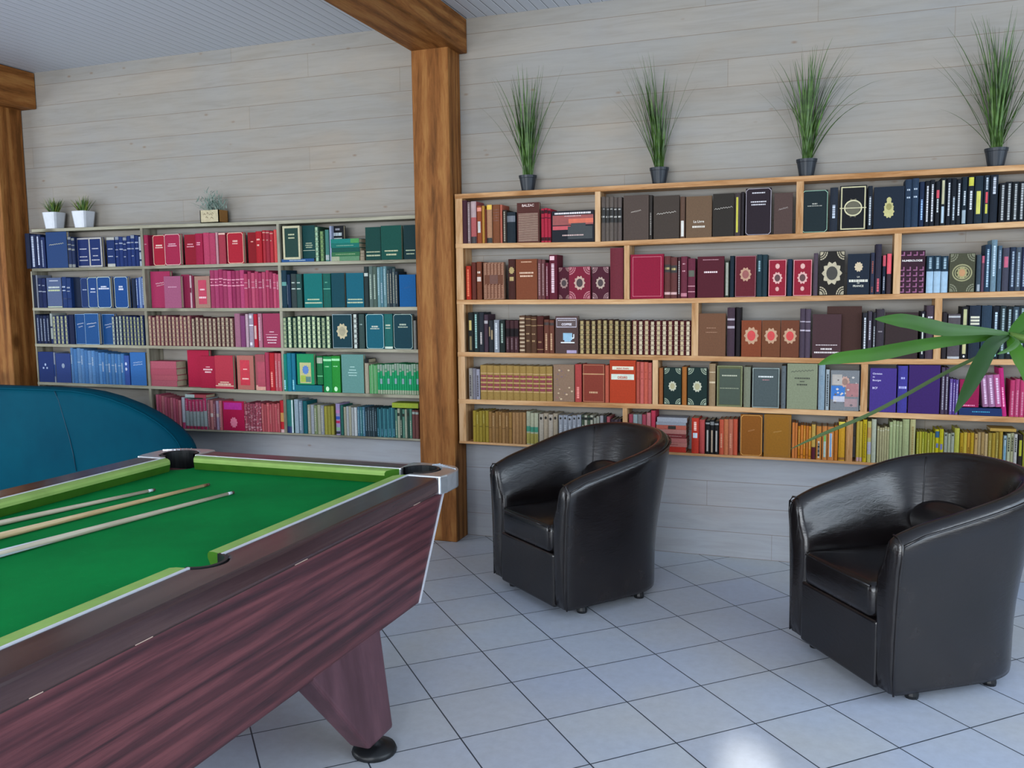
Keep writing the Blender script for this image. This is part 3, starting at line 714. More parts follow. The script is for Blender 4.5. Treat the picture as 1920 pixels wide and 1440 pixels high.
def decorate(w, h, spec, bulge, rnd):
    D = Deco(w, h, bulge); texts = []
    for tk in spec.split():
        a = tk.split(':'); k = a[0]
        if k in 'FD':
            col = a[1]; i = float(a[2]) if len(a) > 2 else .006; t = float(a[3]) if len(a) > 3 else .004
            c = .012 if k == 'D' else 0
            x0, x1, z0, z1 = i, w-i, i, h-i
            O = [(x0+c, z0), (x1-c, z0), (x1, z0+c), (x1, z1-c), (x1-c, z1), (x0+c, z1), (x0, z1-c), (x0, z0+c)]
            x0, x1, z0, z1 = i+t, w-i-t, i+t, h-i-t; c2 = max(0, c-t*.4)
            I = [(x0+c2, z0), (x1-c2, z0), (x1, z0+c2), (x1, z1-c2), (x1-c2, z1), (x0+c2, z1), (x0, z1-c2), (x0, z0+c2)]
            for j in range(8):
                q = [O[j], O[(j+1) % 8], I[(j+1) % 8], I[j]]
                if abs(q[0][0]-q[1][0])+abs(q[0][1]-q[1][1]) > 1e-5: D.poly('border', col, q)
        elif k == 't':
            v, ww, col = float(a[1]), float(a[2]), a[3]
            for x0, x1, z0, z1 in dashes(rnd, w/2-ww*w/2, w/2+ww*w/2, v*h, float(a[4]) if len(a) > 4 else .0065): D.quad('title', col, x0, x1, z0, z1, .0011)
        elif k == 'T': texts.append((float(a[1])*h, float(a[2]), a[3], a[4].replace('_', ' ')))
        elif k == 'w':
            v, ww, col = float(a[1])*h, float(a[2])*w, a[3]; n = 14; x0 = w/2-ww/2; P = []
            for i in range(n+1): P.append((x0+ww*i/n, v+.010*(i/n-.5)+(.004 if i % 2 else -.003)*rnd.uniform(.5, 1.3)))
            for p, q in zip(P, P[1:]): D.poly('title', col, [(p[0], p[1]-.0012), (q[0], q[1]-.0012), (q[0], q[1]+.0012), (p[0], p[1]+.0012)], .0011)
        elif k == 'b': D.quad('band', a[3], .0006 if bulge else 0, w-.0006 if bulge else w, (float(a[1])-float(a[2])/2)*h, (float(a[1])+float(a[2])/2)*h)
        elif k == 'c': D.quad('panel', a[3], 0 if not bulge else .0004, w if not bulge else w-.0004, float(a[1])*h, float(a[2])*h, .0005)
        elif k == 'P': D.quad('panel', a[5], float(a[1])*w, float(a[2])*w, float(a[3])*h, float(a[4])*h, .0009)
        elif k == 'g':
            n = 7
            for i in range(n):
                z0 = (i+.16)/n*h; z1 = (i+.84)/n*h
                if i == 0: z0 = .012*h
                D.quad('band', a[1], w*.24, w*.78, z0, z1)
            for i in range(1, n): D.quad('rib', a[2] if len(a) > 2 else a[1], w*.14, w*.88, (i-.05)/n*h, (i+.05)/n*h, .0012)
        elif k == 'l':
            z0, z1 = float(a[1])*h, float(a[2])*h; z = z0
            while z < z1-.002:
                L = rnd.uniform(.005, .013); D.quad('title', a[3], w*.32, w*.68, z, min(z+L, z1), .0011); z += L+.0025
        elif k == 'o':
            v, r, col = float(a[1])*h, float(a[2])*w, a[3]
            D.poly('emblem', col, oval(w/2, v, r, r*1.25, 40, 10, .12), .0009)
            if len(a) > 4: D.poly('emblem', a[4], oval(w/2, v, r*.62, r*.8, 16), .0013)
        elif k == 'R':
            v, r, col = float(a[1])*h, float(a[2])*w, a[3]; O = oval(w/2, v, r, r*.95, 24); I = oval(w/2, v, r*.86, r*.80, 24)
            for j in range(24): D.poly('emblem', col, [O[j], O[(j+1) % 24], I[(j+1) % 24], I[j]], .0012)
        elif k == 'k':
            col = a[1]; r = w*.30
            for sx in (0, 1):
                for sz in (0, 1):
                    for (r0, r1) in ((0, .45), (.58, .72), (.84, 1.0)):
                        for j in range(5):
                            a0, a1 = math.pi/2*(j+.08)/5, math.pi/2*(j+.92)/5
                            q = [(r*r0*math.cos(a0)+.003, r*r0*math.sin(a0)*1.15+.003), (r*r1*math.cos(a0)+.003, r*r1*math.sin(a0)*1.15+.003), (r*r1*math.cos(a1)+.003, r*r1*math.sin(a1)*1.15+.003), (r*r0*math.cos(a1)+.003, r*r0*math.sin(a1)*1.15+.003)]
                            q = [(w-x if sx else x, h-z if sz else z) for x, z in q]; D.poly('ornament', col, q, .0009)
        elif k == 's':
            z0, z1, n = float(a[1])*h, float(a[2])*h, int(a[3])
            for i in range(n): zc = z0+(z1-z0)*(i+.5)/n; D.quad('ruling', a[4], w*.06, w*.94, zc-(z1-z0)/n*.22, zc+(z1-z0)/n*.22)
        elif k == 'm':
            for i in range(26): 
                x, z = rnd.uniform(.08, .9)*w, rnd.uniform(.05, .93)*h; r = rnd.uniform(.003, .008)
                D.poly('marbling', a[1+i % (len(a)-1)], [(x-r, z), (x, z-r), (x+r*1.3, z), (x, z+r*.8)], .0006+.0001*(i % 5))
        elif k == 'G':
            n, mm = int(a[1]), int(a[2])
            for i in range(n):
                for j in range(mm):
                    x, z = (i+.5)/n*w, (j+.5)/mm*h*float(a[4])+(0 if len(a) < 6 else float(a[5])*h); r = w/n*.33
                    D.poly('ornament', a[3], [(x-r, z-r), (x+r, z-r), (x+r, z+r), (x+r*.4, z+r), (x+r*.4, z-r*.4), (x-r, z-r*.4)], .0008)
    return D, texts
def cover_shape(w, h, d, kind):
    """cover (boards+spine) and page block; origin at lower left of the front"""
    t = .0022 if w > .012 else .0013; b = B(); p = B()
    if kind == 'f':     # face out: spine on the left, fore-edge on the right
        b.box(0, w, 0, t, 0, h); b.box(0, w, d-t, d, 0, h); b.box(0, t, t, d-t, 0, h)
        p.box(t, w-.004, t, d-t, .003, h-.003)
    elif kind == 's':   # spine out, rounded
        bl = min(.007, w*.26); n = 5 if w > .014 else 3
        fr = [(w*i/n, -bl*(1-(2*i/n-1)**2)) for i in range(n+1)]
        b.prism(fr+[(w, d), (w-t, d), (w-t, .003), (t, .003), (t, d), (0, d)], 0, h)
        p.box(t, w-t, .0035, d-.004, .003, h-.003)
    return b, p
_tfont = {}
def add_book(x0, x1, top, kind, col, desc, spec='', row='', yoff=0, base=None, lean=0, depth=None, x=None, name='book'):
    """pixel columns and top line of the front -> a book standing on its shelf (metres)"""
    Y = YF+.006+yoff
    y_mid = 600
    px = (x0+x1)/2; P = SH[row]
    X0, X1 = at_y(x0, top, Y).x, at_y(x1, top, Y).x
    zb = interp(P, (X0+X1)/2) if base is None else at_y(px, base, Y).z
    ztop = at_y(px, top, Y).z
    lim = interp(SH[row[0]+str(int(row[1])-1)], (X0+X1)/2)-TH[row[0]]-.004
    ztop = min(ztop, lim)
    h = ztop-zb; w = X1-X0-(.0014 if kind == 's' else .0008)
    # keep the cloth of the lower part in line with the wider shelf column
    d = depth or (.026 if kind == 'f' else min(.125, YW-Y-.006))
    BOOKS.append(dict(X=X0+.0004, Y=Y, Z=zb+.0006, w=w, h=h, d=d, kind=kind, col=col, desc=desc, spec=spec, row=row, lean=lean, name=name, area=(x1-x0)*max(5, h*FPX/5.1)))
def jit(h, k, rnd):
    c = [int(h[i:i+2], 16) for i in (0, 2, 4)]; f = 1+rnd.uniform(-k, k)
    return ''.join('%02x' % max(0, min(255, int(v*f))) for v in c)
RJ = random.Random(3)
def run(x0, x1, n, top, col, desc, spec='', row='', top1=None, jh=1.5, jc=.06, base=None, lean=0, ws=None):
    cols = col.split(','); specs = spec.split('|')
    for i in range(n):
        a, c = x0+(x1-x0)*i/n, x0+(x1-x0)*(i+1)/n
        t = top if top1 is None else top+(top1-top)*i/max(1, n-1)
        add_book(a, c, t+RJ.uniform(-jh, jh), 's', jit(cols[i % len(cols)], round(jc*RJ.choice([-1, 0, 1]), 2) or 0.0, random.Random(i % 3)), desc, specs[i % len(specs)], row, yoff=RJ.uniform(0, .006), base=base, lean=lean)
def stack(x0, x1, ys, cols, desc, row, depth=.11, specs=None, yoff=0):
    """books lying flat, spines to the front; ys = pixel lines from top to bottom"""
    n = len(cols); Y = YF+.006+yoff; X0, X1 = at_y(x0, ys[0], Y).x, at_y(x1, ys[0], Y).x
    zb = interp(SH[row], (X0+X1)/2)+.0006; hs = [at_y((x0+x1)/2, ys[i], Y).z-at_y((x0+x1)/2, ys[i+1], Y).z for i in range(n)]
    z = zb
    for i in range(n-1, -1, -1):
        o = RJ.uniform(-.003, .003)
        BOOKS.append(dict(X=X0+o, Y=Y+abs(o), Z=z, w=X1-X0, h=hs[i]-.0006, d=depth, kind='h', col=cols[i], desc=desc, spec=(specs[i] if specs else ''), row=row, lean=0, name='book', area=(x1-x0)*(ys[i+1]-ys[i]), pos=i))
        z += hs[i]
def f(x0, x1, top, col, desc, spec='', row='', yo=0, **k): add_book(x0, x1, top, 'f', col, desc, spec, row, yoff=yo, **k)
def s(x0, x1, top, col, desc, spec='', row='', yo=0.003, **k): add_book(x0, x1, top, 's', col, desc, spec, row, yoff=yo, **k)
BK = .030    # set-back of a book standing behind another
r = 'L1'
s(46, 55, 438, '16213f', 'navy spine overhanging the timber post', '', r); s(56, 67, 440, '1c2950', 'navy spine with pale checks', 'l:.05:.95:aab4c8', r)
s(67.5, 75, 440, '1e2d58', 'navy spine lettered in white', 'l:.1:.95:b8c2d8', r); s(75.5, 83, 445, '223366', 'navy spine with thin white line', 'l:.05:.9:9fadcc', r)
f(85, 124, 435, '2a4a80', 'plain steel blue cover with small title', 'w:.66:.7:c9c8a8', r)
run(126, 139, 2, 445, '25345c', 'short blue spine with grey bands', 'b:.95:.08:9a9c98 b:.6:.06:9a9c98 b:.06:.1:9a9c98 b:.75:.03:9a9c98', r)
f(142, 168, 446, '1d3270', 'navy cover with grey frame, half hidden', 'F:a29f9c:.002:.010 t:.62:.5:b9b9c4 t:.36:.55:b9b9c4 t:.24:.6:b9b9c4', r, BK)
f(165, 190, 445, '17316f', 'navy cover with grey frame, fully shown', 'F:a8a49c:.002:.010 t:.62:.5:b9b9c4 t:.38:.4:b9b9c4 t:.24:.6:b9b9c4', r)
s(199, 214, 445, '1a3470', 'wide blue spine with grey ends', 'b:.95:.09:a5a49b b:.05:.1:a5a49b t:.6:.6:b0b6c8 t:.35:.6:b0b6c8', r)
run(215, 259, 6, 445, '1c3678,223c80,1a3270', 'blue spine with white lettering', 'b:.94:.1:9fa6b2 t:.76:.7:c2c8d4 t:.56:.8:c2c8d4 t:.33:.5:c2c8d4|b:.78:.04:b6c0d8 b:.58:.04:b6c0d8', r, top1=441)
s(259.5, 265, 444, 'b9c0d0', 'white and navy striped spine', 'b:.5:.06:1b2c60 b:.2:.06:1b2c60', r)
r = 'L2'
s(58, 66, 516, '161f38', 'near-black navy spine by the post', '', r); s(66.5, 69.5, 516, '8d94a4', 'thin grey spine', '', r)
run(70.5, 85, 2, 521, '1b2a5a', 'navy spine with two white marks', 't:.76:.6:b4bcd0 b:.55:.03:b4bcd0', r)
f(86.5, 114, 521, '5f7098', 'pale steel-blue cover with stacked title', 't:.9:.6:c4cad8 t:.68:.75:c4ccc8:.012 t:.58:.8:b9c49a:.012 b:.03:.03:b9c49a', r)
run(115, 132, 2, 521, '1f3d78', 'blue spine with white title', 't:.68:.7:b9c4d8:.01 t:.56:.7:b9c4d8 b:.3:.03:14284f', r)
f(134, 150, 521, '14233f', 'dark navy cover behind others', '', r, BK); f(148.5, 165, 521, '1c3a74', 'navy cover with white title, partly hidden', 'D:5f76a0:.003:.002 t:.6:.5:9aa8c8', r, BK)
f(163, 183, 520, '1f4d92', 'blue cover framed in white, partly hidden', 'D:b8c8a8:.001:.003 t:.62:.4:c2cbe0:.01 t:.52:.5:c2cbe0', r, .015); f(180.5, 206.5, 519, '144e94', 'bright blue cover framed in white', 'D:c4d0b8:.001:.0035 t:.68:.4:c9cfe0:.01 t:.62:.75:c9cfe0:.01', r, -.004)
f(213, 238.5, 519, '15509a', 'bright blue cover with rounded frame at right', 'D:c4ccb4:.001:.003 t:.68:.3:c9cfe0:.012 t:.6:.35:c9cfe0:.012', r)
s(246, 253, 522, '1e2e4c', 'dark slate spine', '', r); run(254, 270, 3, 520, '2b4a92,7f9bcc', 'blue spine striped in pale blue', 'l:.1:.95:a8bce0', r)
r = 'L3'
run(62.5, 92.5, 5, 590, '17223f,1b2a50', 'black-navy spine with white script', 'l:.1:.9:9fabc4', r, top1=592); s(93, 97.5, 588, 'b4bcb8', 'white spine with navy foot', 'b:.08:.16:1c2c60 b:.55:.05:1c2c60', r)
run(98, 127, 4, 591, '1c2c60', 'cream gilded spine with navy foot', 'g:b8bb96:d0d2b4', r)
s(128, 137.5, 590, '16234a', 'plain navy spine', '', r)
f(138.5, 160, 589, '1e5596', 'blue cover with white script, partly hidden', 'F:8fb0d0:.001:.002 w:.68:.6:d0d8e8 w:.58:.4:d0d8e8', r, .015); f(157.5, 184, 588, '1e5a9c', 'blue cover with white script, thin pale frame', 'F:9cc0d8:.001:.002 w:.68:.7:dfe4ec w:.58:.45:dfe4ec', r, -.004)
f(190.5, 214, 589, '1e5596', 'blue cover with script behind the gilded set', 'F:8fb0d0:.001:.002 w:.66:.6:d0d8e8 w:.57:.4:d0d8e8', r, BK)
run(209, 229, 3, 593, '1a2c58', 'slim spine with white bead pattern', 'g:b9c4b4:d0d8cc', r); run(229.5, 269, 6, 593, '1c2c60', 'navy spine with cream panels', 'g:aaaf88:c6c9a8', r)
r = 'L4'
f(68.5, 99, 660, '20387a', 'navy cover with three pale diamonds', 'o:.58:.05:9fb0d0 P:.33:.42:.44:.50:9fb0d0 P:.55:.64:.44:.50:9fb0d0', r)
s(99.3, 102.5, 661, '9aa4bc', 'thin pale spine', 'b:.4:.4:2a4a90', r); f(103.5, 131, 663, '30488c', 'dull blue cover with bird emblem', 'o:.58:.10:8492a8', r)
run(130, 184, 8, 652, '5f92cc,4f86c4,70a0d6', 'pale blue paperback spine', 'l:.55:.8:b4cce8||b:.6:.02:bcd0e8', r, top1=658)
run(184, 232, 8, 661, '5f96d0,4a86c8', 'pale blue lower spine', 'b:.62:.02:bcd0e8|l:.4:.7:bcd0e8', r, top1=664); run(232, 241.5, 1, 668, '3e5fae', 'dark blue spine with two dots', 'o:.72:.2:c0cce4 o:.54:.2:c0cce4', r)
f(243, 272, 661, '3a7cc8', 'bright blue cover with white waves', 'w:.70:.6:c6d8ec w:.63:.6:c6d8ec', r)
r = 'L1'
s(269, 277, 441, 'a8234c', 'crimson spine by the bay divider', 't:.7:.5:d8a0ac', r); f(278, 287, 443, '6d1a30', 'dark red cover in shadow', '', r, BK)
f(285.5, 309, 441, 'b81636', 'red cover with cream frame, left of the pair', 'D:d0b49a:.001:.0035 t:.66:.5:e4c0b4:.01 t:.59:.6:e4c0b4', r, .015); f(307, 337, 439, 'b4244e', 'crimson cover with cream frame, right of the pair', 'D:d0b0a8:.001:.0035 t:.68:.45:dca8b8 t:.62:.55:dca8b8', r, -.004)
f(345, 367, 440, 'a0102c', 'dark red cover with pink title', 't:.68:.5:dc98a4 t:.60:.6:dc98a4', r, .012); s(365.5, 379, 438, 'b21c48', 'broad crimson spine with pink marks', 't:.7:.5:e0a0b0 t:.64:.5:e0a0b0', r, -.004)
run(380, 403, 2, 437, 'c44468', 'rose spine worn pale', '', r); s(403.5, 408, 436, 'd8a0a8', 'thin pink-white spine', '', r); s(409, 422, 437, 'b43a4c', 'brick-red spine with cream head', 'b:.97:.05:d8b0a0', r)
f(425, 455.5, 436, 'c01f34', 'bright red cover with cream frame', 'D:e0b49c:.001:.0035 t:.72:.3:e4b0a8:.012 t:.64:.35:e4b0a8', r)
f(464, 480, 436, '98101e', 'deep red cover without frame', 't:.7:.3:d8a090', r, .012); s(479, 490, 434, 'c4202c', 'scarlet spine with white emblem', 't:.74:.5:ecc0b0:.01 t:.56:.4:ecc0b0:.01', r, -.004)
run(490.5, 512, 3, 433, 'c0323e,b03040', 'red spine with pale edge', 'b:.93:.03:e8b0a0 t:.7:.5:e8b0a0', r); run(512.5, 519.5, 1, 432, 'e0524e', 'coral red spine', '', r)
r = 'L2'
f(281.5, 318, 509, 'b83060', 'tall rose-crimson cover behind a mauve one', 'w:.68:.5:e8c4cc w:.62:.4:e8c4cc', r, BK); f(306.5, 338, 518, 'b46084', 'mauve-pink plain cover', 't:.66:.5:c890a8', r, -.004)
f(339, 355, 515, 'a02850', 'crimson cover behind a thin white spine', '', r, BK); s(355, 358, 517, 'e8c0c8', 'thin white-pink spine', 'b:.55:.15:802040', r, -.003); s(358.5, 363, 517, '8c2444', 'thin wine-red spine', '', r)
f(364, 392.5, 518, 'b88c7c', 'tan cover with crimson centre panel', 'P:.24:.78:.12:.88:b01c44 t:.58:.3:e4c0c4:.01 t:.33:.45:e4c0c4:.012', r)
run(393, 457, 8, 506, 'b8406c,c44878,b03464', 'tall crimson paperback spine', 'b:.76:.025:e094a8 b:.60:.025:e094a8 t:.68:.4:e094a8', r, top1=508); run(457, 524, 10, 511, 'c04468,b83c64,cc5474', 'slimmer crimson paperback spine', 'b:.74:.02:e8a0b0 b:.58:.03:e8a0b0|l:.55:.8:eca8b4', r, jh=4)
r = 'L3'
run(277.5, 358, 11, 593, '7c3c46,703844', 'cream gilded pink spine', 'g:ccae90:dcc8ac', r); run(358, 438, 10, 596, '5c3434,6c3c3c', 'ribbed brown-cream spine', 'g:c8b498:dcccb0', r)
s(439, 449.5, 588, 'b4748c', 'mauve spine beside the gilded set', '', r); s(450, 459, 592, '8c4478', 'plum-mauve spine', '', r); s(459.5, 465, 589, 'd8b8c4', 'white-pink thin spine', '', r)
s(466, 474.5, 588, 'b8a4b8', 'lilac spine with white letters', 'b:.65:.03:e4e0e8 t:.9:.6:e8e4ec:.02 t:.1:.6:e8e4ec:.02', r); s(475, 482, 589, 'd01c38', 'red spine with white middle', 'P:.2:.8:.25:.65:f0c8c0', r); s(483, 490.5, 588, 'cc8498', 'pink spine with light edge', 'l:.2:.9:e8c4cc', r)
f(492, 524.5, 588, 'b03c60', 'rose cover with white title block low left', 't:.46:.25:e0b4c0 t:.38:.7:e0b4c0:.003 t:.30:.6:e8c8d0 t:.22:.55:e8c8d0 t:.14:.5:e8c8d0', r)
r = 'L4'
stack(277, 330, [680, 694, 706, 716, 727], ['cc6478', 'c85c70', 'd06474', 'cc6878'], 'pink book lying flat in the stack of four', r, depth=.105)
f(348.5, 389, 657, 'c81c48', 'tall bright crimson cover', '', r, BK); f(374.5, 403.5, 668, 'c01c44', 'crimson cover with white title', 't:.66:.25:e8b0b8 t:.58:.6:f0c8cc:.01 t:.5:.4:f0c8cc:.01', r, .014); f(402, 436, 667, 'd03c50', 'coral red cover with cream foot title', 't:.20:.5:e8ccb0 t:.14:.7:e8d4b8:.009 b:.09:.02:e8d4b8', r, -.004)
f(443.5, 474.5, 667, 'cc7c70', 'salmon cover with red centre panel', 'P:.18:.76:.13:.87:c02038 t:.6:.25:f0c0b8 t:.32:.4:f0c0b8:.01', r); f(478, 496, 665, 'b85c64', 'faded salmon cover, partly hidden', 'P:.2:1:.1:.8:a83c50 c:0:.14:cc9484', r)
s(496, 504, 661, 'c04060', 'rose spine', '', r); s(504.5, 514, 662, 'd02430', 'scarlet spine with script', 'l:.1:.5:e88c80', r); run(514.5, 526.5, 2, 664, 'd4606c', 'salmon pink spine', 'l:.1:.8:eca0a4', r)
r = 'L5'
run(292, 339, 9, 740, 'c8647c,b85468,d07c84', 'small pink paperback spine by the sofa', '', r, top1=751)
s(340, 346, 745, 'c8ccd8', 'pale grey spine', 'b:.1:.2:c04070', r)
run(346.5, 387, 6, 748, 'a8b4b4', 'spine half crimson, half pale grey', 'c:.60:1:c02c60 b:.05:.10:b43058 l:.62:.95:dc90a8', r)
run(388, 415.5, 5, 751, 'a8646c,c07c7c,8c5060,b4a0b8,c46c70', 'mixed dull pink spine', 'l:.1:.9:d8a0a8|b:.5:.12:e4d4cc', r)
f(417, 457, 753, 'c81c50', 'magenta-red cover with pink figure', 'P:.06:.9:.72:.96:b4248c o:.28:.16:e07c94', r); run(457.5, 489, 6, 756, 'b85868,a84c60', 'pink spine with swirling pattern', 'm:dca0a8:8c3c4c b:.15:.03:e0a4ac', r)
run(489.5, 524, 7, 757, 'cc6064,c45860', 'coral paperback spine', 'l:.3:.8:e08c88||b:.92:.02:e89c90', r); s(524.5, 533, 751, 'd42c34', 'scarlet and orange spine', 'P:.1:.9:.34:.62:e0a45c b:.05:.1:f0c8c8', r)
r = 'L1'
stack(528, 589, [487.5, 493.5], ['2c5c98'], 'thin blue book lying flat under two green covers', r, depth=.10, specs=['t:.5:.5:b4cce0'])
f(529, 562, 423.5, '26483f', 'dark green cover with wide cream frame', 'F:b4ae8c:.001:.014 t:.74:.35:b9bd98:.009 t:.64:.35:b9bd98:.009', r, base=487); f(566.5, 590, 423, '164c4c', 'dark teal cover with gold title, behind spine', 't:.48:.5:a8b494 t:.42:.6:a8b494 t:.36:.5:a8b494 b:.27:.012:c0c8b0', r, BK, base=487)
s(589.5, 598, 425, '2a5040', 'tall gilded green spine', 'g:8fae8c:b4c8a4', r); s(599, 608, 433, '2c5038', 'shorter gilded green spine', 'g:88a86c:a8c48c', r); s(609, 616, 431, '4c8c80', 'teal spine with pale foot', 'b:.12:.16:c0ccc8', r); s(617, 621.5, 424, 'a8b0cc', 'thin lilac spine', '', r)
f(622, 644, 423.5, '14161c', 'black magazine cover with orange picture', 'P:.15:.85:.52:.66:9ca8a4 P:.35:.75:.40:.58:c87830 t:.9:.4:8c8c94:.012 t:.76:.7:b4c0c4:.02', r, BK)
stack(620, 673, [450, 458.5, 467, 475, 483, 491.5], ['1c8c80', '187c70', '1a5c50', '3c7c50', '6c9c74'], 'green book lying flat in the stack of five', r, depth=.10, specs=['P:.7:1:0:1:58a860', 't:.5:.6:a8d0b4:.004', '', 't:.5:.7:b4cc98:.004', 'P:0:.3:0:1:b4bc9c'], yoff=-.002)
s(674, 683, 470, 'a89880', 'faded tan spine beside the flat stack', 'b:.4:.04:6c5c4c b:.7:.04:6c5c4c', r, .01)
f(684.5, 713, 426, '124840', 'dark green cover with gold foot title, left', 't:.25:.9:b4b894 t:.14:.9:b4b894:.009', r, .006); f(713.5, 752, 423, '0f5448', 'wide bottle-green cover with gold foot title', 't:.26:.65:b8bc94:.008 t:.15:.5:b8bc94:.01', r, -.002); f(756, 781, 422, '0f3438', 'very dark green cover beside the post', 't:.26:.7:a4b090 t:.16:.6:a4b090', r)
r = 'L2'
s(526.5, 536.5, 507, '183c4c', 'dark teal spine with pale edge', 'b:.64:.1:4c8c84 P:0:.15:.05:.95:a8c4cc', r); s(537.5, 544, 515, '1c3450', 'navy spine with worn edge', 'P:0:.25:.1:.7:98a8c0', r); run(545, 565, 2, 513, '3c4c4c,2c5450', 'dark grey-green spine with silver marks', 't:.74:.6:b4c4b8:.008 t:.56:.7:b4c4b8:.008', r)
f(569, 603.5, 513, '0c7c78', 'teal cover with two gold lines at foot', 't:.24:.65:b8c4a0:.008 t:.14:.92:b8c4a0:.009', r); s(605, 619, 513, '14685c', 'broad teal-green spine', 't:.74:.3:5cac90 b:.55:.02:5cac90', r); f(620.5, 645, 512, '0e4c58', 'dark petrol cover, plain', '', r, .006); f(648.5, 681, 512, '0f6c80', 'petrol-blue cover with two gold lines', 't:.23:.85:b8c4a0:.008 t:.14:.92:b8c4a0:.009', r)
s(682, 690, 500, '2c3c3c', 'charcoal green spine', 'b:.8:.08:b0b8b0', r); run(691, 706, 2, 500, '6c8078,586c60', 'grey-green leaning spine', 'l:.2:.8:98a898', r); run(706.5, 724, 3, 500, '78a0a4,5c8c98', 'pale blue-green spine', 'l:.3:.95:b4d4dc|l:.1:.6:b4ccd8', r); run(724.5, 745.5, 4, 508, '4c5c60,2c3a44', 'dark spine with dotted pattern', 'l:.1:.9:a8a898', r, jh=6)
f(748, 779, 515, '0c60a0', 'bright blue cover beside the post', 'w:.6:.4:1c4c80', r)
r = 'L3'
run(529.5, 620, 10, 594, '1c4034', 'gilded green spine', 'g:b4c498:ccd8b4', r)
f(622, 659.5, 589, '12404c', 'dark teal cover with large cream crest', 'F:9cacac:.002:.003 o:.5:.26:b8ac88:9c9478', r); s(661, 671, 588, '1c2428', 'black and white patterned spine', 'g:b4bcb4', r); s(672, 682.5, 589, '3c5450', 'dark grey-green spine', 't:.7:.5:8ca098', r)
f(685.5, 719, 589, '10687c', 'petrol cover with pale frame and small title', 'D:a8c4bc:.001:.0028 t:.64:.35:b8c0b0:.01 t:.58:.5:b8c0b0', r); s(720, 735.5, 589, '20706c', 'teal spine with gold title', 't:.68:.6:b8c0a8:.01 t:.6:.6:b8c0a8 b:.04:.06:b8c8b8', r); f(737, 773, 589, '10404c', 'bottle-green cover with pale frame', 'D:a0b4a8:.001:.0028 t:.70:.35:a8b4a0:.01 t:.63:.5:a8b4a0', r); s(775, 780, 601, '8c8c88', 'thin grey spine by the post', '', r)
r = 'L4'
run(529.5, 553, 3, 663, '149884,1488a0,1c7c98', 'glossy turquoise spine', 'l:.05:.3:8cd0d8|', r)
stack(554, 604, [721.5, 734], ['14808c'], 'teal book lying flat under the picture cover', r, depth=.10)
f(556, 588, 664, '22a468', 'green cover with garden picture', 'P:.16:.82:.04:.72:b4b078 o:.48:.18:5078b8 P:.2:.5:.08:.3:9cb03c P:.5:.8:.08:.26:507870', r, base=721); s(593.5, 604.5, 668, '1c7c44', 'green spine with pale top, above flat book', 'b:.85:.2:98a48c b:.3:.03:6cc084', r, base=721)
run(605.5, 637, 2, 669, '18984c,2ca83c', 'glossy green spine with white emblem', 'b:.9:.06:94dca0 o:.1:.2:c0ecc0 t:.72:.5:94dca0', r); f(639.5, 681, 665, '70a49c', 'sage-teal cover with pale title', 't:.68:.2:a8ccc4 t:.6:.3:a8ccc4 t:.53:.4:a8ccc4 t:.46:.35:a8ccc4', r)
s(683.5, 691, 681, 'bcb098', 'cream spine under the black box', '', r)
run(692, 707.5, 5, 684, '6cbc74,8cc88c', 'slim light green spine', '', r); run(707.5, 784.5, 17, 683, '1cac6c', 'slim green volume of the picture set', 'c:.74:1:a8c0a8 b:.07:.13:b4bca0 b:.82:.06:6ca880|c:.78:1:a4b4a4 P:0:1:.34:.52:9cbcc0 b:.07:.13:b4bca0|c:.62:1:9cb8a0 b:.07:.13:b4bca0', r, jc=0)
r = 'L5'
s(537, 549, 750, '2c8078', 'teal spine with white edge', 'c:0:.2:1c3060 P:.8:1:0:1:b4c8c4', r); s(551, 559, 749, 'a8bcc8', 'pale blue spine at the left', '', r); s(559.5, 567, 751, '7c94a4', 'grey-blue spine', 'l:.1:.95:c0ccd8', r); s(567.5, 575, 752, '14646c', 'petrol spine', '', r)
run(576, 607, 5, 759, 'a8a890,a4a8b0,8c9c6c', 'worn cream-grey spine', 'l:.1:.9:c8c8b4|', r); run(607.5, 625.5, 3, 761, 'a49c40', 'olive-yellow spine', '', r); s(629, 637, 757, 'a898c4', 'multicoloured striped spine', 'b:.55:.1:3c60c0 b:.42:.08:d03060 b:.2:.1:90c098 b:.75:.1:d088c0 b:.08:.08:303848', r); s(638, 643, 760, '2c6c60', 'dark green slim spine', '', r)
run(644, 663, 4, 763, 'b4b098,b0b4b4', 'cream slim spine', '', r); s(663.5, 669, 764, 'd0d4d4', 'white slim spine', '', r); run(669.5, 684, 3, 762, '4c7890,3c8084', 'blue-teal spine', 'l:.1:.9:90b8c0', r); run(684.5, 706, 5, 765, '283c44,3c4c54', 'dark grey paperback spine', 'l:.2:.9:7c949c', r)
run(706.5, 740, 9, 766, '2c6470,44848c', 'teal paperback spine', 'l:.05:.3:78b4cc|', r); run(740.5, 772, 7, 767, '5c8c78,b0b49c,2c4c40', 'green and cream spine', 'l:.1:.6:c0c8b0|b:.8:.1:303830', r); run(772.5, 785, 2, 770, '7c4c48', 'brown-red spine by the post', 'b:.9:.08:b0c0b8', r)
r = 'R1'
s(865, 875.5, 376, '4a2430', 'dark maroon spine at the post end', '', r); s(876, 882, 379, '8c7474', 'grey script spine', 'l:.05:.95:c4b0b0', r); s(882.5, 893, 378, 'c46464', 'coral spine with grey head and black foot', 'c:.62:1:a48c8c b:.08:.16:241c20', r)
s(894, 903, 386, 'a4502c', 'rust spine with white patch', 'P:.2:.8:.28:.58:b8b4b0 b:.9:.1:d88470', r); s(903.5, 908.5, 386, 'c8903c', 'thin ochre spine', '', r); s(909, 912, 392, '7c3424', 'thin dark rust spine', '', r); s(912.5, 922.5, 384, 'c4906c', 'tan spine with yellow head and black foot', 'b:.93:.12:d8b040 b:.07:.13:1c1c18', r)
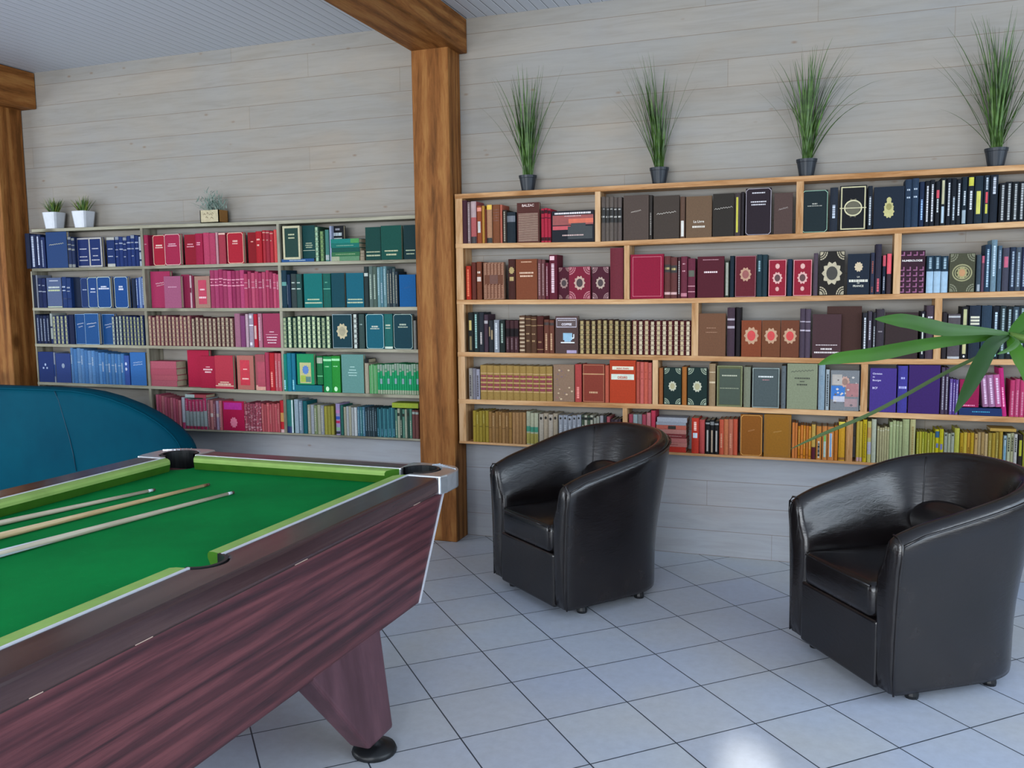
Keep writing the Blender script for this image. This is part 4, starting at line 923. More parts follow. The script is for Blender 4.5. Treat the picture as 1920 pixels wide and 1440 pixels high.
s(923.5, 937, 384, '8c5030', 'saddle-brown spine', 's:.55:.9:5:6c3820', r); s(937.5, 941.5, 384, 'd07058', 'thin coral spine', '', r); s(942.5, 950, 394, '3c3028', 'dark spine with cream script', 'l:.05:.95:b8ac98', r); s(950.5, 966.5, 398, '202c34', 'dark slate spine beside the striped cover', 'b:.78:.2:5c6068', r)
f(969, 1011, 380, '5c3028', 'brown cover with ruled stripes', 's:.03:.74:22:a88c78 T:.90:.020:d8c0b8:BALZAC', r); run(1014.5, 1033, 3, 392, 'c02c44', 'crimson spine with dark labels', 'b:.9:.1:401820 b:.1:.1:401820 b:.72:.03:701c30', r)
f(1034.5, 1114, 395, '20242c', 'wide dark cover with red sky over a mountain', 'P:.02:.98:.55:.86:8c3c38 P:.02:.45:.40:.52:b84048 P:.4:.98:.60:.74:c85c40 P:.38:.96:.1:.5:1c2428 P:.46:.8:.48:.60:1c2428 t:.92:.86:e0d8d8:.010 t:.22:.5:c8a8a0 t:.83:.4:c8b8b8:.004', r)
run(1127.5, 1166, 5, 370, '6c5f58', 'slim taupe spine with black label', 'P:0:1:.42:.76:1c1814 t:.72:.6:bcb8b0 t:.55:.7:bcb8b0:.009', r)
f(1169, 1216.5, 366, '5c4c44', 'taupe cover with tiny title', 'w:.64:.4:c4b8ac', r); s(1217.5, 1223.5, 366, '3c3430', 'thin dark spine between two covers', 'l:.1:.6:a49c94', r); f(1225.5, 1274, 367, '4c4038', 'dark taupe cover with white script', 'w:.60:.75:c8c0b4', r); s(1275.5, 1285, 369, '6c5040', 'brown spine with white lower half', 'P:.2:.8:.04:.42:d0ccc4', r)
f(1286.5, 1335, 368, '7c6048', 'light brown cover with heavy white script', 'T:.36:.018:d8d0c4:La_Livre t:.26:.5:d8d0c4:.010', r); f(1337, 1377, 363, '342e28', 'dark olive-brown cover with slanting script', 'w:.66:.85:bcb4a8', r); s(1378, 1389.5, 362, '4c4040', 'dark spine with yellow lettering', 'P:.25:.6:.08:.9:b8b030', r); s(1390, 1396, 360, '30282c', 'thin black-plum spine', '', r)
f(1398.5, 1447, 353, '2c2028', 'black-plum cover with silver frame', 'D:a49ca4:.001:.0025 t:.90:.5:c4c0c4 t:.71:.6:c4c0c4 t:.65:.55:c4c0c4', r); f(1452, 1487, 362, '5c4640', 'brown cover next to the divider', 'w:.62:.5:a89c94', r)
f(1504, 1553, 357, '1c2c30', 'black-green cover with pale green frame', 'D:8cb498:.001:.0025 t:.68:.2:9c9c90 t:.63:.55:9c9c90:.004', r); s(1557, 1572, 352, '28303c', 'dark slate spine with white title', 'l:.3:.6:b0b8c4', r); f(1575.5, 1626, 348, '14161c', 'black cover with gold frame and round medallion', 'F:b8b088:.005:.006 o:.5:.28:54503c R:.5:.34:c4bc94 b:.5:.02:c4bc94', r)
s(1628, 1637, 349, '202834', 'thin slate spine with white letters', 'l:.1:.75:b8bcc0', r); f(1639.5, 1696.5, 350, '1c2838', 'navy cover with golden crest', 'o:.52:.15:b4ac70:8c8448 o:.40:.17:b4ac70 o:.68:.08:b4ac70', r); run(1698, 1724, 2, 336, '2c4058', 'navy spine with two white marks', 't:.78:.5:b0bcc8:.008 t:.62:.5:b0bcc8:.008', r)
s(1725, 1734.5, 341, '20304c', 'navy spine with blue script', 'l:.15:.6:8cb0dc', r); run(1735.5, 1754, 2, 338, '1c2028', 'black spine with white lettering', 'l:.1:.9:c4c4c8', r); s(1755, 1764, 340, '1c2028', 'black spine with red block', 'P:.2:.8:.62:.8:c43c50 l:.3:.6:b4b8b8', r); s(1765, 1775, 334, '24282c', 'black spine with yellowish top lettering', 'P:.2:.7:.05:.4:a4b8c4 P:.2:.7:.45:.95:b0ac88', r)
run(1776, 1804, 3, 334, '1c222c', 'black spine lettered in white and grey', 'l:.2:.9:b8bcc0|l:.1:.6:a4b0b8', r, jh=2); s(1805, 1815, 332, '1c2c38', 'dark spine with grey wedge', 'P:.1:.8:.02:.3:8c9ca4 l:.4:.7:b4bcc0', r); s(1816, 1828, 331, '1c222c', 'black spine with yellow head', 'P:.1:.9:.8:.98:b8b430 l:.3:.7:c0c4c8', r); s(1829, 1845, 330, '20303c', 'dark spine with yellow label', 'P:.2:.7:.2:.68:c0bc54', r)
s(1846, 1857, 329, '24303c', 'dark spine with red and yellow block', 'P:.3:.7:.42:.65:c43c48 P:.3:.7:.2:.4:b8b43c l:.7:.95:a4b0b8', r); s(1858, 1873, 328, '1e2632', 'broad dark spine with white top', 'l:.6:.95:b8bcc4', r)
run(1875, 1960, 7, 342, '20242a', 'short black spine with silver ornament', 'l:.05:.95:9ca0a0', r, top1=340)
r = 'R2'
s(873.5, 883, 499, 'c0321c', 'bright red-orange spine', 'l:.1:.9:d86840', r); s(884, 892.5, 492, '6c3024', 'dark brown spine by the red one', '', r); s(893.5, 903, 491, '84442c', 'brown spine with two white marks', 't:.72:.6:d0c0b0:.012 P:.1:.9:.48:.6:c8b4a8', r)
f(906, 945, 492, '7c4a34', 'brown cover densely embossed all over', 'F:a47c60:.004:.002 P:.3:.7:.42:.66:5c3020 G:6:8:9c6c50:.36:.05 G:6:8:9c6c50:.30:.68', r); s(953, 966, 486, '4c241c', 'dark brown spine with gold ornament', 'o:.72:.38:a48c54 P:.2:.8:.46:.56:a48c54', r)
f(967, 1007, 486, '8c4a2c', 'rust-brown leather cover with pale title', 't:.93:.5:c89878 t:.66:.65:d8b498:.009 t:.58:.6:d8b498:.009', r); run(1008, 1022, 2, 487, '7c4848', 'narrow rose-brown spine', 'l:.1:.9:b89090', r); s(1022.5, 1029, 493, '702434', 'thin wine spine with white title', 'l:.1:.9:c8a0a4', r); s(1029.5, 1044.5, 478, '6a1c30', 'tall wine-red spine with white title', 'P:.1:.7:.88:.97:e4b8c0 l:.15:.8:e0c0c8', r)
f(1045.5, 1068, 501, '5c1c30', 'maroon ornate cover, left of three', 'k:a87c78 o:.5:.34:a08078:30141c', r, BK); f(1066.5, 1107, 500, '8c1c38', 'crimson ornate cover, middle of three', 'k:b46c74 o:.5:.24:b89484:30141c', r, -.003); f(1110, 1142, 500, '541a2c', 'dark maroon ornate cover, right of three', 'k:9c7474 o:.5:.26:a89080:30141c', r)
s(1144, 1169, 465, '7c2c38', 'tall thick wine-red binder spine', '', r)
f(1182, 1244.5, 477, 'a01038', 'large crimson cover with pink ruled frame', 'F:d07080:.013:.002', r); run(1246, 1270, 2, 482, '703c38', 'worn brown spine with black label', 'P:0:1:.62:.8:241c18 t:.71:.7:b8a468:.012 b:.12:.06:c8a09c', r); s(1271, 1276.5, 482, '4c2428', 'thin dark spine with white flecks', 'l:.1:.9:c8c0bc', r); s(1277, 1289, 481, '783040', 'maroon spine with pink marks', 't:.82:.4:c89098 t:.65:.5:c89098 b:.08:.08:b4707c', r); s(1290, 1304, 485, '742c40', 'maroon spine with gold-flecked label', 'P:.1:.9:.54:.7:4c5040 b:.3:.02:c88c94 b:.16:.02:c88c94', r)
f(1308, 1358, 481, '5c1a28', 'dark maroon cover with white title', 't:.92:.6:b48088:.004 t:.62:.5:dcc4c4:.009', r); s(1359.5, 1368, 489, '34382c', 'dark spine with white label strip', 'P:.2:.8:.05:.95:b8b8a8 b:.7:.08:20241c', r); s(1369, 1377, 480, '1c2c38', 'thin blue-black spine', '', r)
f(1379, 1418, 480, '70202c', 'maroon cover with embossed rose', 'o:.55:.26:b08468:8c4440 F:a06870:.001:.002', r); run(1419.5, 1439.5, 2, 478, '243c44', 'dark petrol spine', 'l:.6:.85:7c9ca4|', r)
f(1441.5, 1475, 487, 'a41c34', 'crimson cover with pale figure, left of two', 'F:d89494:.001:.003 o:.5:.26:d09c94:4c2424 o:.82:.12:d09c94 o:.2:.1:d09c94', r); s(1477, 1486, 486, '1c3048', 'thin blue-black spine between crimson covers', '', r); f(1488, 1523, 487, 'a41c34', 'crimson cover with pale figure, right of two', 'F:d89494:.001:.003 o:.5:.26:d09c94:4c2424 o:.82:.12:d09c94 o:.2:.1:d09c94', r)
s(1526, 1534.5, 475, '5c4c58', 'grey-plum spine', '', r); f(1537, 1585, 471, '24201c', 'black cover with cream lace pattern and red centre', 'k:a89c80 o:.5:.36:b0a488:28241c o:.5:.13:a8383c', r); f(1590, 1631.5, 476, '1c2838', 'navy cover with cream crest and block title', 'o:.68:.18:c0ac8c T:.42:.011:d0ccbc:LA t:.34:.85:d0ccbc:.013 T:.27:.009:d0ccbc:DE T:.19:.014:d0ccbc:FRANCE', r)
s(1633, 1641, 474, '34384c', 'slate spine with rust marks', 'l:.5:.8:a85c50 l:.05:.2:a85c50', r); s(1642.5, 1654, 458, '343040', 'tall dark spine with red foot lettering', 'l:.05:.32:c04858', r); s(1655.5, 1662, 479, '20283c', 'navy spine with coral head', 'c:.72:1:dc5c6c l:.1:.45:c0c4cc', r); s(1663.5, 1672.5, 476, '403038', 'dark spine with big coral top', 'c:.5:1:d84858', r)
f(1687, 1735.5, 470, '3c1c2c', 'plum cover with grid pattern and white title', 'G:4:5:84486c:.64 G:4:1:84486c:.13:.86 T:.745:.0135:e8e0dc:NUMEROLOGIE', r); run(1738, 1779, 3, 479, '243c4c', 'pale blue spine with navy top', 'c:0:.58:94b0c4 l:.65:.95:8ca4b0', r, jc=0)
f(1781.5, 1829.5, 475, '50503c', 'dark olive cover with golden spiral', 'R:.5:.40:8c8860 R:.5:.30:8c8860 o:.5:.2:948c5c:b08054 k:74745c', r)
s(1832, 1841, 478, '40505c', 'slate spine with pale lower block', 'P:.2:.8:.02:.2:b4bcc4', r); s(1841.5, 1847, 480, '6c4c60', 'thin spine with pink top', 'c:.8:1:d06880', r); s(1848, 1859, 459, '284058', 'tall blue-grey spine with white script', 'l:.1:.9:98b4c4', r); s(1860, 1871, 450, '7c98a8', 'tallest pale blue-grey spine', 'l:.3:.9:b0c4d0', r); s(1872, 1880, 461, '4c6478', 'blue-grey spine', 'l:.5:.9:a4b8c8', r); s(1881, 1894, 465, '4c4c5c', 'grey spine with pink block', 'P:.2:.8:.55:.8:b44c68', r); run(1895, 1960, 6, 464, '2c384c,54606c,283050', 'dark blue-grey spine', 'l:.1:.9:8c9cac', r)
r = 'R3'
s(877.5, 887.5, 586, '202420', 'black spine with gold label', 'P:.2:.7:.55:.8:b4a058 P:.3:.7:.05:.4:6c5c34', r); run(888, 907, 2, 587, '24302f,282c34', 'charcoal spine with white script', 'l:.1:.95:88b0a8|l:.2:.5:b0a8a4', r); s(907.5, 915, 590, '4c3844', 'plum spine with bright spot', 'b:.8:.08:c8c0c4', r); s(916, 925, 601, '2c3034', 'black spine with tan blocks', 'P:.1:.4:.5:.8:b49c78 P:.6:.9:.4:.7:b49c78', r); s(926, 936, 600, '9ca0a8', 'silver-grey spine', 'l:.1:.9:c4c8cc', r); s(937, 946.5, 601, '24302c', 'dark green-black spine', 'l:.3:.9:889c90', r)
run(948, 972, 3, 600, '4c2c30', 'plum-brown spine with black label', 'P:0:1:.5:.75:1c1416 l:.1:.45:84686c', r); s(973.5, 984.5, 592, '6c4c38', 'brown ribbed spine with cream bands', 's:.02:.98:9:b49c80', r); run(985, 1006, 2, 593, '5c3c28', 'brown leather spine with faint gilding', 'b:.92:.02:9c7c50 b:.75:.02:9c7c50 t:.52:.6:a08058:.008 t:.33:.5:a08058:.01', r); s(1006.5, 1019, 593, '54241c', 'red-brown spine with gilt lines', 'b:.75:.02:8c6440 t:.3:.5:8c6440:.01 b:.1:.02:8c6440', r); run(1020, 1039, 2, 600, '784434', 'narrow rust spine with cream letters', 'l:.1:.6:b8906c b:.88:.08:30201c', r)
f(1041, 1084, 593, '5c4440', 'brown cover with COFFEE sign and blue cup', 'P:.05:.93:.70:.95:c0b8c4 P:.07:.91:.72:.93:4c3838 T:.755:.0175:ece4ec:COFFEE t:.89:.75:c8c0c8:.004 P:.34:.74:.36:.55:88b0c8 P:.40:.68:.32:.38:88b0c8 P:.24:.84:.28:.31:e0e4e8 R:.46:.001:e0e4e8 P:.72:.82:.40:.43:d8e0e8 P:.79:.83:.42:.52:d8e0e8 P:.5:.93:.01:.09:a090b0', r)
run(1086, 1184, 9, 599, '40281a,3a2014', 'gilded brown spine', 'g:a4905c:c0b07c|g:98804c:b8a870', r, top1=600); run(1185, 1296, 10, 601, '602428,541c20', 'ornate maroon and cream spine', 'g:b8a47c:ccbc98|g:c0b090:d8c8a8', r)
f(1308, 1361, 588, '80563c', 'plain tan-brown cover with faint title', 't:.66:.35:a4785c:.003 t:.56:.4:a4785c:.003', r); s(1364, 1378.5, 577, '4c3844', 'plum spine with silver marks', 'b:.76:.04:a498a0 b:.6:.05:a498a0', r); s(1380.5, 1389, 577, '241c20', 'black spine in shadow', '', r)
for (a, c, cl, wd) in ((1390.5, 1428, '944828', 'left'), (1429, 1463.5, '804a2c', 'middle'), (1464.5, 1499, '7c442c', 'right')): f(a, c, 601, cl, 'terracotta cover with red medallion, %s of three' % wd, 'o:.58:.34:b48c6c:c02c2c t:.6:.3:d89888 t:.55:.25:d89888', r)
run(1500.5, 1521, 2, 580, '584858', 'grey-plum spine with two silver marks', 'b:.74:.02:b4a8b4 b:.56:.03:b4a8b4', r)
f(1524, 1578, 589.5, '503438', 'plum-brown cover with white foot title', 't:.30:.75:d0c0c0:.004 t:.21:.4:dcd0cc:.008 t:.13:.85:dcd0cc:.008', r, -.003); f(1551, 1616.5, 574.5, '4c3028', 'tall dark brown cover behind', '', r, BK)
s(1618, 1627, 587, '34343c', 'black spine with upright white title', 'l:.05:.9:c0c4c8', r); s(1628, 1636, 584, '4c4450', 'grey spine with white letters', 'l:.4:.8:b4b4bc', r); s(1637, 1643.5, 586, '2c2830', 'thin black spine with white strip', 'l:.1:.7:b8bcc0', r); s(1644, 1659, 580, '403840', 'dark grey-plum spine', 't:.55:.5:8c8488', r); f(1661, 1722.5, 586, '3c2c2c', 'wide dark brown cover behind the green leaf', 't:.92:.3:98908c', r)
s(1727, 1736, 584, '24202c', 'black spine with white title strip', 'P:.3:.6:.1:.95:c0c4b8', r); s(1737.5, 1752.5, 573, '50404c', 'tall plum spine with white mark', 't:.78:.6:c0b8c0:.008', r)
s(1767, 1777, 586, '30282c', 'black-brown spine right of the divider', '', r); s(1778.5, 1802, 589, '5c5458', 'broad grey spine with silver ends', 'b:.94:.04:a8a8a8 b:.03:.05:a8a8a8', r); s(1803.5, 1817, 575, '1c1c20', 'black spine with gold lettering', 'P:.25:.75:.65:.95:a8a878 P:.25:.75:.1:.35:b4ac78 o:.05:.14:e0e0e0', r); s(1818.5, 1840, 573, '243040', 'broad navy spine with cream title', 'P:.1:.9:.7:.74:c8c4ac P:.1:.9:.76:.8:c8c4ac P:.1:.9:.64:.68:c8c4ac', r); s(1841.5, 1861, 573, '2c4054', 'plain dark blue spine', '', r); s(1862, 1875, 574, '18202c', 'black-navy spine with white letters', 'l:.5:.9:a8bcc8 l:.05:.3:78b0a8', r)
run(1876, 1960, 7, 574, '303c40,1c2428,40505c', 'dark spine with silver script', 'l:.1:.95:8ca0a4', r)
r = 'R4'
run(879, 899.5, 3, 692, 'b0a8a0,949098,b8b4c4', 'slim grey-white spine', 'l:.1:.8:4c4448|', r); run(900.5, 1036, 11, 685, 'b4904c', 'ochre spine with four red blocks', 'P:.08:.92:.66:.72:802c34 P:.08:.92:.53:.60:802c34 P:.08:.92:.40:.47:802c34 P:.08:.92:.28:.35:7c2838 b:.77:.012:d8b488 b:.63:.012:d8b488 b:.5:.012:d8b488 b:.37:.012:d8b488 b:.25:.012:d8b488', r, top1=687, jh=.5, jc=0)
f(1037.5, 1076.5, 684, 'a08068', 'marbled beige and purple cover', 'm:6c5868:c0a888:8c5c54', r); s(1078, 1090.5, 683, 'c44c48', 'coral-red spine beside the marbled cover', 'l:.1:.4:e08478', r)
f(1092.5, 1133.5, 683, '984030', 'rust cover with tan ruled frame', 'F:b87c54:.004:.002 b:.74:.03:b88458 t:.26:.4:c89c74:.01', r); s(1134.5, 1142, 685, 'd4644c', 'coral spine', '', r)
f(1143, 1192, 676, 'cc4420', 'big orange-red cover with white label titles', 'P:.1:.92:.78:.86:d8d4bc T:.795:.0125:b0402c:IRENE_FRAIN P:.06:.94:.55:.68:c8d0c0 T:.575:.019:b8482c:DÉSIRS', r); run(1193, 1222.5, 4, 679, 'd46450,d86c60', 'coral spine with dots', 'o:.76:.12:a84438 o:.6:.12:a84438', r)
s(1235.5, 1243.5, 690, 'a86434', 'orange-brown spine', '', r)
for a, c, wd in ((1245, 1277.5, 'left'), (1289.5, 1326, 'right')): f(a, c, 689.5, '16302c', 'black-green cover with cream corners, %s of two' % wd, 'k:94a088 o:.5:.22:b4b49c:a49c74', r)
s(1279, 1288, 688, 'b87030', 'plain orange spine', '', r); s(1330, 1342, 682, 'a88c68', 'tan spine with pale bands', 'b:.8:.02:c8b494 b:.56:.04:c8b494', r)
f(1344.5, 1392.5, 686, '6c7048', 'olive cover with dark green panel', 'P:.10:.92:.05:.93:2c3c2c F:989c74:.002:.002 t:.76:.6:b4b49c:.007 t:.45:.75:94987c:.004', r); s(1395, 1408, 688, '8c9078', 'grey-green spine', '', r); f(1411, 1462, 690, '586464', 'slate-grey cover with double frame', 'F:94a098:.001:.003 F:303c3c:.009:.003 t:.78:.55:d8dcd8:.008 t:.7:.25:b07878:.004', r); s(1465.5, 1474.5, 686, '6c7478', 'grey spine with small dots', 'o:.85:.15:40484c o:.1:.15:40484c', r)
f(1476.5, 1533.5, 680, '98a080', 'large sage cover with black title', 'w:.84:.75:282c24 t:.68:.5:343828:.008 t:.61:.15:343828 t:.54:.35:343828:.008', r); s(1535.5, 1548, 682, '98aebc', 'pale blue spine', 'l:.55:.75:6c8494', r); s(1549, 1556, 693, 'b8c4c8', 'white-blue spine with black letters', 'l:.1:.9:3c444c', r)
f(1558, 1612, 695, '8c9094', 'cover with blue, pink and grey figure collage', 'P:.02:.5:.28:.62:2468b0 o:.72:.16:b89080:8c6c60 P:.55:.98:.35:.68:9c6868 P:.1:.5:.22:.36:b4b4c0 P:.5:.95:.1:.3:987c7c P:.05:.4:.64:.9:a8a098 m:5c5458:c4bcb4', r); s(1613, 1617.5, 688, '1c242c', 'thin black spine by the divider', 'b:.08:.1:b0c4c0', r)
f(1632, 1682, 691, '4c3890', 'violet cover with white title', 'T:.86:.0125:c8c0e0:Christian T:.79:.0105:c8c0e0:de T:.71:.0125:c8c0e0:Bourges T:.53:.0145:d0c8e8:BCF', r); s(1684.5, 1703, 686, '4840a0', 'blue-violet spine with white marks', 't:.74:.4:a8a8dc:.01 t:.54:.8:a8a8dc:.012', r); f(1705, 1764, 685, '40246c', 'large deep purple cover', '', r); run(1766, 1780.5, 2, 688, '504058,483850', 'grey-plum spine with white script', 'l:.1:.8:b8b4c0', r)
run(1781.5, 1798, 3, 712, '7860b0,583890', 'slim violet spine', 'l:.1:.9:c0b0dc', r)
stack(1799, 1882, [764, 778.5], ['1c3468'], 'navy book lying flat with turquoise title', r, specs=['t:.5:.4:38a0c0:.004'])
f(1800, 1837, 712, 'a41850', 'magenta cover behind the hanging leaf', 't:.06:.6:dc7ca0', r, base=763.5)
run(1845, 1881, 3, 704, 'b078a0,b47ca4,d068a0', 'leaning mauve-pink spine', 'l:.1:.9:d4b4cc', r, base=763.5, lean=-.10, jc=0); s(1882.5, 1892, 690, 'd0287c', 'tall hot-pink leaning spine', 'l:.2:.6:ec8cb4', r, lean=-.10); run(1895, 1960, 7, 712, 'c43c6c,cc4878', 'raspberry pink spine', 'l:.05:.7:e48ca8', r)
r = 'R5'
run(886.5, 916, 5, 771, 'ac9434,a48c30', 'yellowed paperback spine', 'b:.5:.02:6c5820|l:.6:.9:c4b060', r); run(916, 960, 7, 773, 'a87c44,b08450,987040', 'tan paperback spine', 'b:.48:.015:6c4c28|l:.55:.9:c8a070', r); run(960.5, 986, 4, 774, 'b48858', 'light tan paperback spine', '', r)
run(987, 1009, 3, 773, 'b8b89c', 'white spine with green patch', 'P:0:1:.4:.56:4c9c80 P:0:1:.03:.35:b0a454', r); run(1010.5, 1046, 4, 776, 'b8ac9c,b4a48c', 'cream paperback spine with dark dot', 'o:.86:.25:302c28', r); run(1047.5, 1090, 5, 779, 'a4a8b0', 'pale grey paperback spine', 'o:.9:.2:302c28 l:.2:.7:c4c8d0', r, jc=0)
run(1090.5, 1112, 4, 778, '4c5c48,c0bca8', 'green-grey spine with white title', 'l:.2:.7:ccd0c0 b:.9:.08:282c28', r); run(1113, 1124, 2, 782, 'a8a898', 'beige spine', '', r); run(1125, 1144, 3, 780, 'a8a4a8,34383c,c06068', 'mixed grey and red spine', '', r); run(1145, 1165, 3, 786, '403038,54444c', 'dark spine near the divider', '', r)
run(1179, 1212, 4, 777, 'b04858,a4b4b4,8c8c8c', 'spine in the gap behind the chair', '', r); s(1212.5, 1220.5, 774, 'd07c80', 'pink spine above the chair back', '', r); s(1221, 1229, 770, 'cc3c54', 'crimson spine beside the flat stack', '', r)
stack(1231, 1287, [785.5, 794.5, 800, 808, 816, 824, 832, 840, 850], ['b4b8c0', 'a8acb4', 'd06c58', 'd08c80', '943c3c', 'd07c74', 'd48478', 'd43c2c'], 'red or white book lying flat in the tall stack', r, specs=['', '', 'P:.4:.66:.1:.9:3c3c34', '', 't:.5:.7:e0b0a8:.003', '', 't:.5:.4:a8443c:.003', ''])
s(1297, 1311, 784, 'd43c28', 'scarlet spine with white badge', 'P:.2:.8:.44:.58:c8d4dc l:.65:.9:f0c0b0', r); s(1311.5, 1322, 787, 'cc5450', 'coral spine with red foot', 'b:.03:.05:902c2c', r); run(1323, 1348, 3, 789, '1c1a1c', 'black spine with white stripe', 'P:.3:.7:.08:.72:c4bcb4 b:.92:.05:a4a4a4|P:.3:.7:.05:.7:bca48c b:.9:.1:8c8c8c', r); run(1349, 1383.5, 4, 786, 'd45c40,d47c50,d87c60', 'orange-coral spine', 'l:.2:.6:e8a080|', r)
f(1388.5, 1430, 778, '9c5c18', 'dark ochre cover with ruled border', 'D:c08838:.002:.003 w:.62:.3:b88048', r); f(1433, 1484, 778, 'a8701c', 'golden ochre cover with ruled border', 'D:7c5010:.006:.002 w:.6:.3:c09048', r)
run(1485.5, 1496, 2, 792, 'd47c3c', 'orange spine by the ochre cover', '', r); run(1496.5, 1521.5, 5, 798, 'd8881c,d88034', 'bright orange paperback spine', 'l:.3:.9:e8b060 b:.08:.03:a45c14|b:.12:.03:a45c14', r); s(1522, 1530, 796, 'd0a850', 'yellow spine with plum foot', 'c:0:.35:5c1c2c', r)
s(1531, 1541, 799, 'd4883c', 'orange spine with black and white title', 'P:.3:.7:.05:.55:e0d8c4 l:.1:.5:283438', r); s(1542, 1551.5, 799, 'd48844', 'orange spine with green and white strip', 'P:.3:.8:.08:.72:b8ccc0 P:.3:.8:.55:.72:88c064', r); s(1552, 1564.5, 800, 'd08444', 'orange spine with blue stripe', 'P:.3:.7:.1:.8:d0ccc0 P:.42:.6:.1:.8:3c74a8', r); s(1565, 1572, 798, 'c87824', 'dark orange spine', '', r); s(1573, 1585.5, 791, 'd8a024', 'broad amber spine', 'b:.06:.06:7c4c10 c:.9:1:c8b838', r); s(1586.5, 1594, 788, 'c89458', 'tan spine left of the divider', '', r)
run(1606.5, 1618, 2, 790, 'd0b448,d4b83c', 'yellow spine with pink foot', 'b:.06:.1:cca0a4', r); s(1618.5, 1626.5, 787, 'd0b418', 'bright yellow spine', 'l:.1:.9:9c8010', r); s(1627, 1634.5, 790, 'c8bc70', 'pale yellow spine with orange block', 'P:0:1:.6:.85:c89c5c P:0:1:.2:.5:b8b4c0', r); s(1635, 1644, 786, 'bcc0a8', 'white-green spine', '', r); run(1645, 1668, 5, 801, 'b4ac80', 'beige uniform spine', 'b:.92:.03:d4d0b0', r, jc=.03)
run(1668.5, 1692.5, 4, 790, 'a8b480,b4bc88', 'pale green spine', 'b:.9:.02:d0d4a8', r); s(1693, 1706, 786, 'acb480', 'broad pale green spine', 'b:.88:.02:8c9464 b:.8:.02:8c9464', r); s(1707, 1717.5, 786, 'c4bc84', 'tall cream spine with upright title', 'l:.15:.85:8c7840', r)
run(1719, 1753.5, 7, 811, 'b0ac2c,bcb038,a8a824', 'mustard yellow spine', 'l:.2:.8:ccc868|', r); run(1754, 1770, 2, 805, 'c8bc18', 'lemon yellow spine with picture', 'P:.2:.8:.5:.62:6c7cb0 P:0:1:.78:.95:3c6c94|P:.2:.8:.45:.6:8484b0', r); run(1770.5, 1790, 3, 812, 'a8ac98,b0b494', 'pale grey-green spine', 'o:.93:.25:303428|', r, jc=0); s(1790.5, 1800, 803, 'c4c04c', 'yellow-green spine', '', r)
run(1800.5, 1827, 4, 812, 'c8a020,ccb03c,c89434', 'golden yellow spine', 'l:.1:.6:8c6810|', r); run(1827.5, 1853, 4, 812, 'c09c60,c4a878', 'sandy spine', 'o:.86:.25:7c4c34||l:.1:.4:504030|', r); run(1853.5, 1881, 4, 811, 'a8903c,b09030', 'ochre spine under the lying book', 'l:.2:.8:c4b060|', r)
stack(1856, 1905, [799, 804.5], ['c8a04c'], 'ochre book lying flat on top of the ochre spines', r)
s(1882, 1888, 817, 'a4bcc4', 'pale spine with blue strip', 'o:.9:.25:282c28 P:.3:.7:.05:.7:6ca4c0', r); run(1889, 1908.5, 3, 813, 'b8bc98,b4b088,c8c4bc', 'cream spine with dark lettering', 'l:.5:.9:303428', r); run(1909.5, 1960, 5, 814, '2c2420,bcbc40', 'dark and yellow spine', 'P:.2:.7:.4:.85:c0c038|l:.1:.8:5c5818', r)
# the black leaning box above the cream spine and the books lying on a row

# ---- fix the lying book so that it rests on the spines under it
for k in BOOKS:
    if k['desc'].startswith('ochre book lying flat'):
        k['Z'] = max(o['Z']+o['h'] for o in BOOKS if o['row'] == 'R5' and o['kind'] == 's' and k['X']-.03 < o['X'] < k['X']+k['w'])+.001
def extra_flat(x0, x1, y0, y1, row, col, desc, spec=''):
    Y = YF+.012; X0, X1 = at_y(x0, y0, Y).x, at_y(x1, y0, Y).x
    z = max(o['Z']+o['h'] for o in BOOKS if o['row'] == row and o['kind'] == 's' and o['X'] < X1 and o['X']+o['w'] > X0)+.0008
    BOOKS.append(dict(X=X0, Y=Y, Z=z, w=X1-X0, h=at_y(x0, y0, Y).z-at_y(x0, y1, Y).z, d=.10, kind='h', col=col, desc=desc, spec=spec, row=row, lean=0, name='book', area=(x1-x0)*(y1-y0)))
extra_flat(684, 691, 672, 679.5, 'L4', '1c1c1e', 'small black box lying on the cream spine')
extra_flat(347, 386, 740, 746, 'L5', 'c0505c', 'pink and white book lying flat on the two-tone spines', 'P:0:.45:0:1:c8dcd8')
extra_flat(735, 784, 758, 767, 'L5', 'a4b838', 'yellow-green book lying flat on the bottom row')

# ---- neighbours must not share space: trim small overlaps, set deeper books further back
for _ in range(3):
    for i, a in enumerate(BOOKS):
        for c in BOOKS[i+1:]:
            if a['row'] != c['row'] or 'h' in (a['kind'], c['kind']): continue
            ox = min(a['X']+a['w'], c['X']+c['w'])-max(a['X'], c['X'])
            oy = min(a['Y']+a['d'], c['Y']+c['d'])-max(a['Y'], c['Y'])
            if ox <= .0004 or oy <= 0 or min(a['Z']+a['h'], c['Z']+c['h']) <= max(a['Z'], c['Z']): continue
            fr, bk = (a, c) if a['Y'] <= c['Y'] else (c, a)
            if ox < .3*min(a['w'], c['w']):
                if bk['X'] < fr['X']: bk['w'] -= ox+.0004
                else: bk['X'] += ox+.0004; bk['w'] -= ox+.0004
            elif fr['kind'] == 'f':
                ny = fr['Y']+fr['d']+.001; bk['d'] = min(bk['d'], YW-.004-ny); bk['Y'] = ny
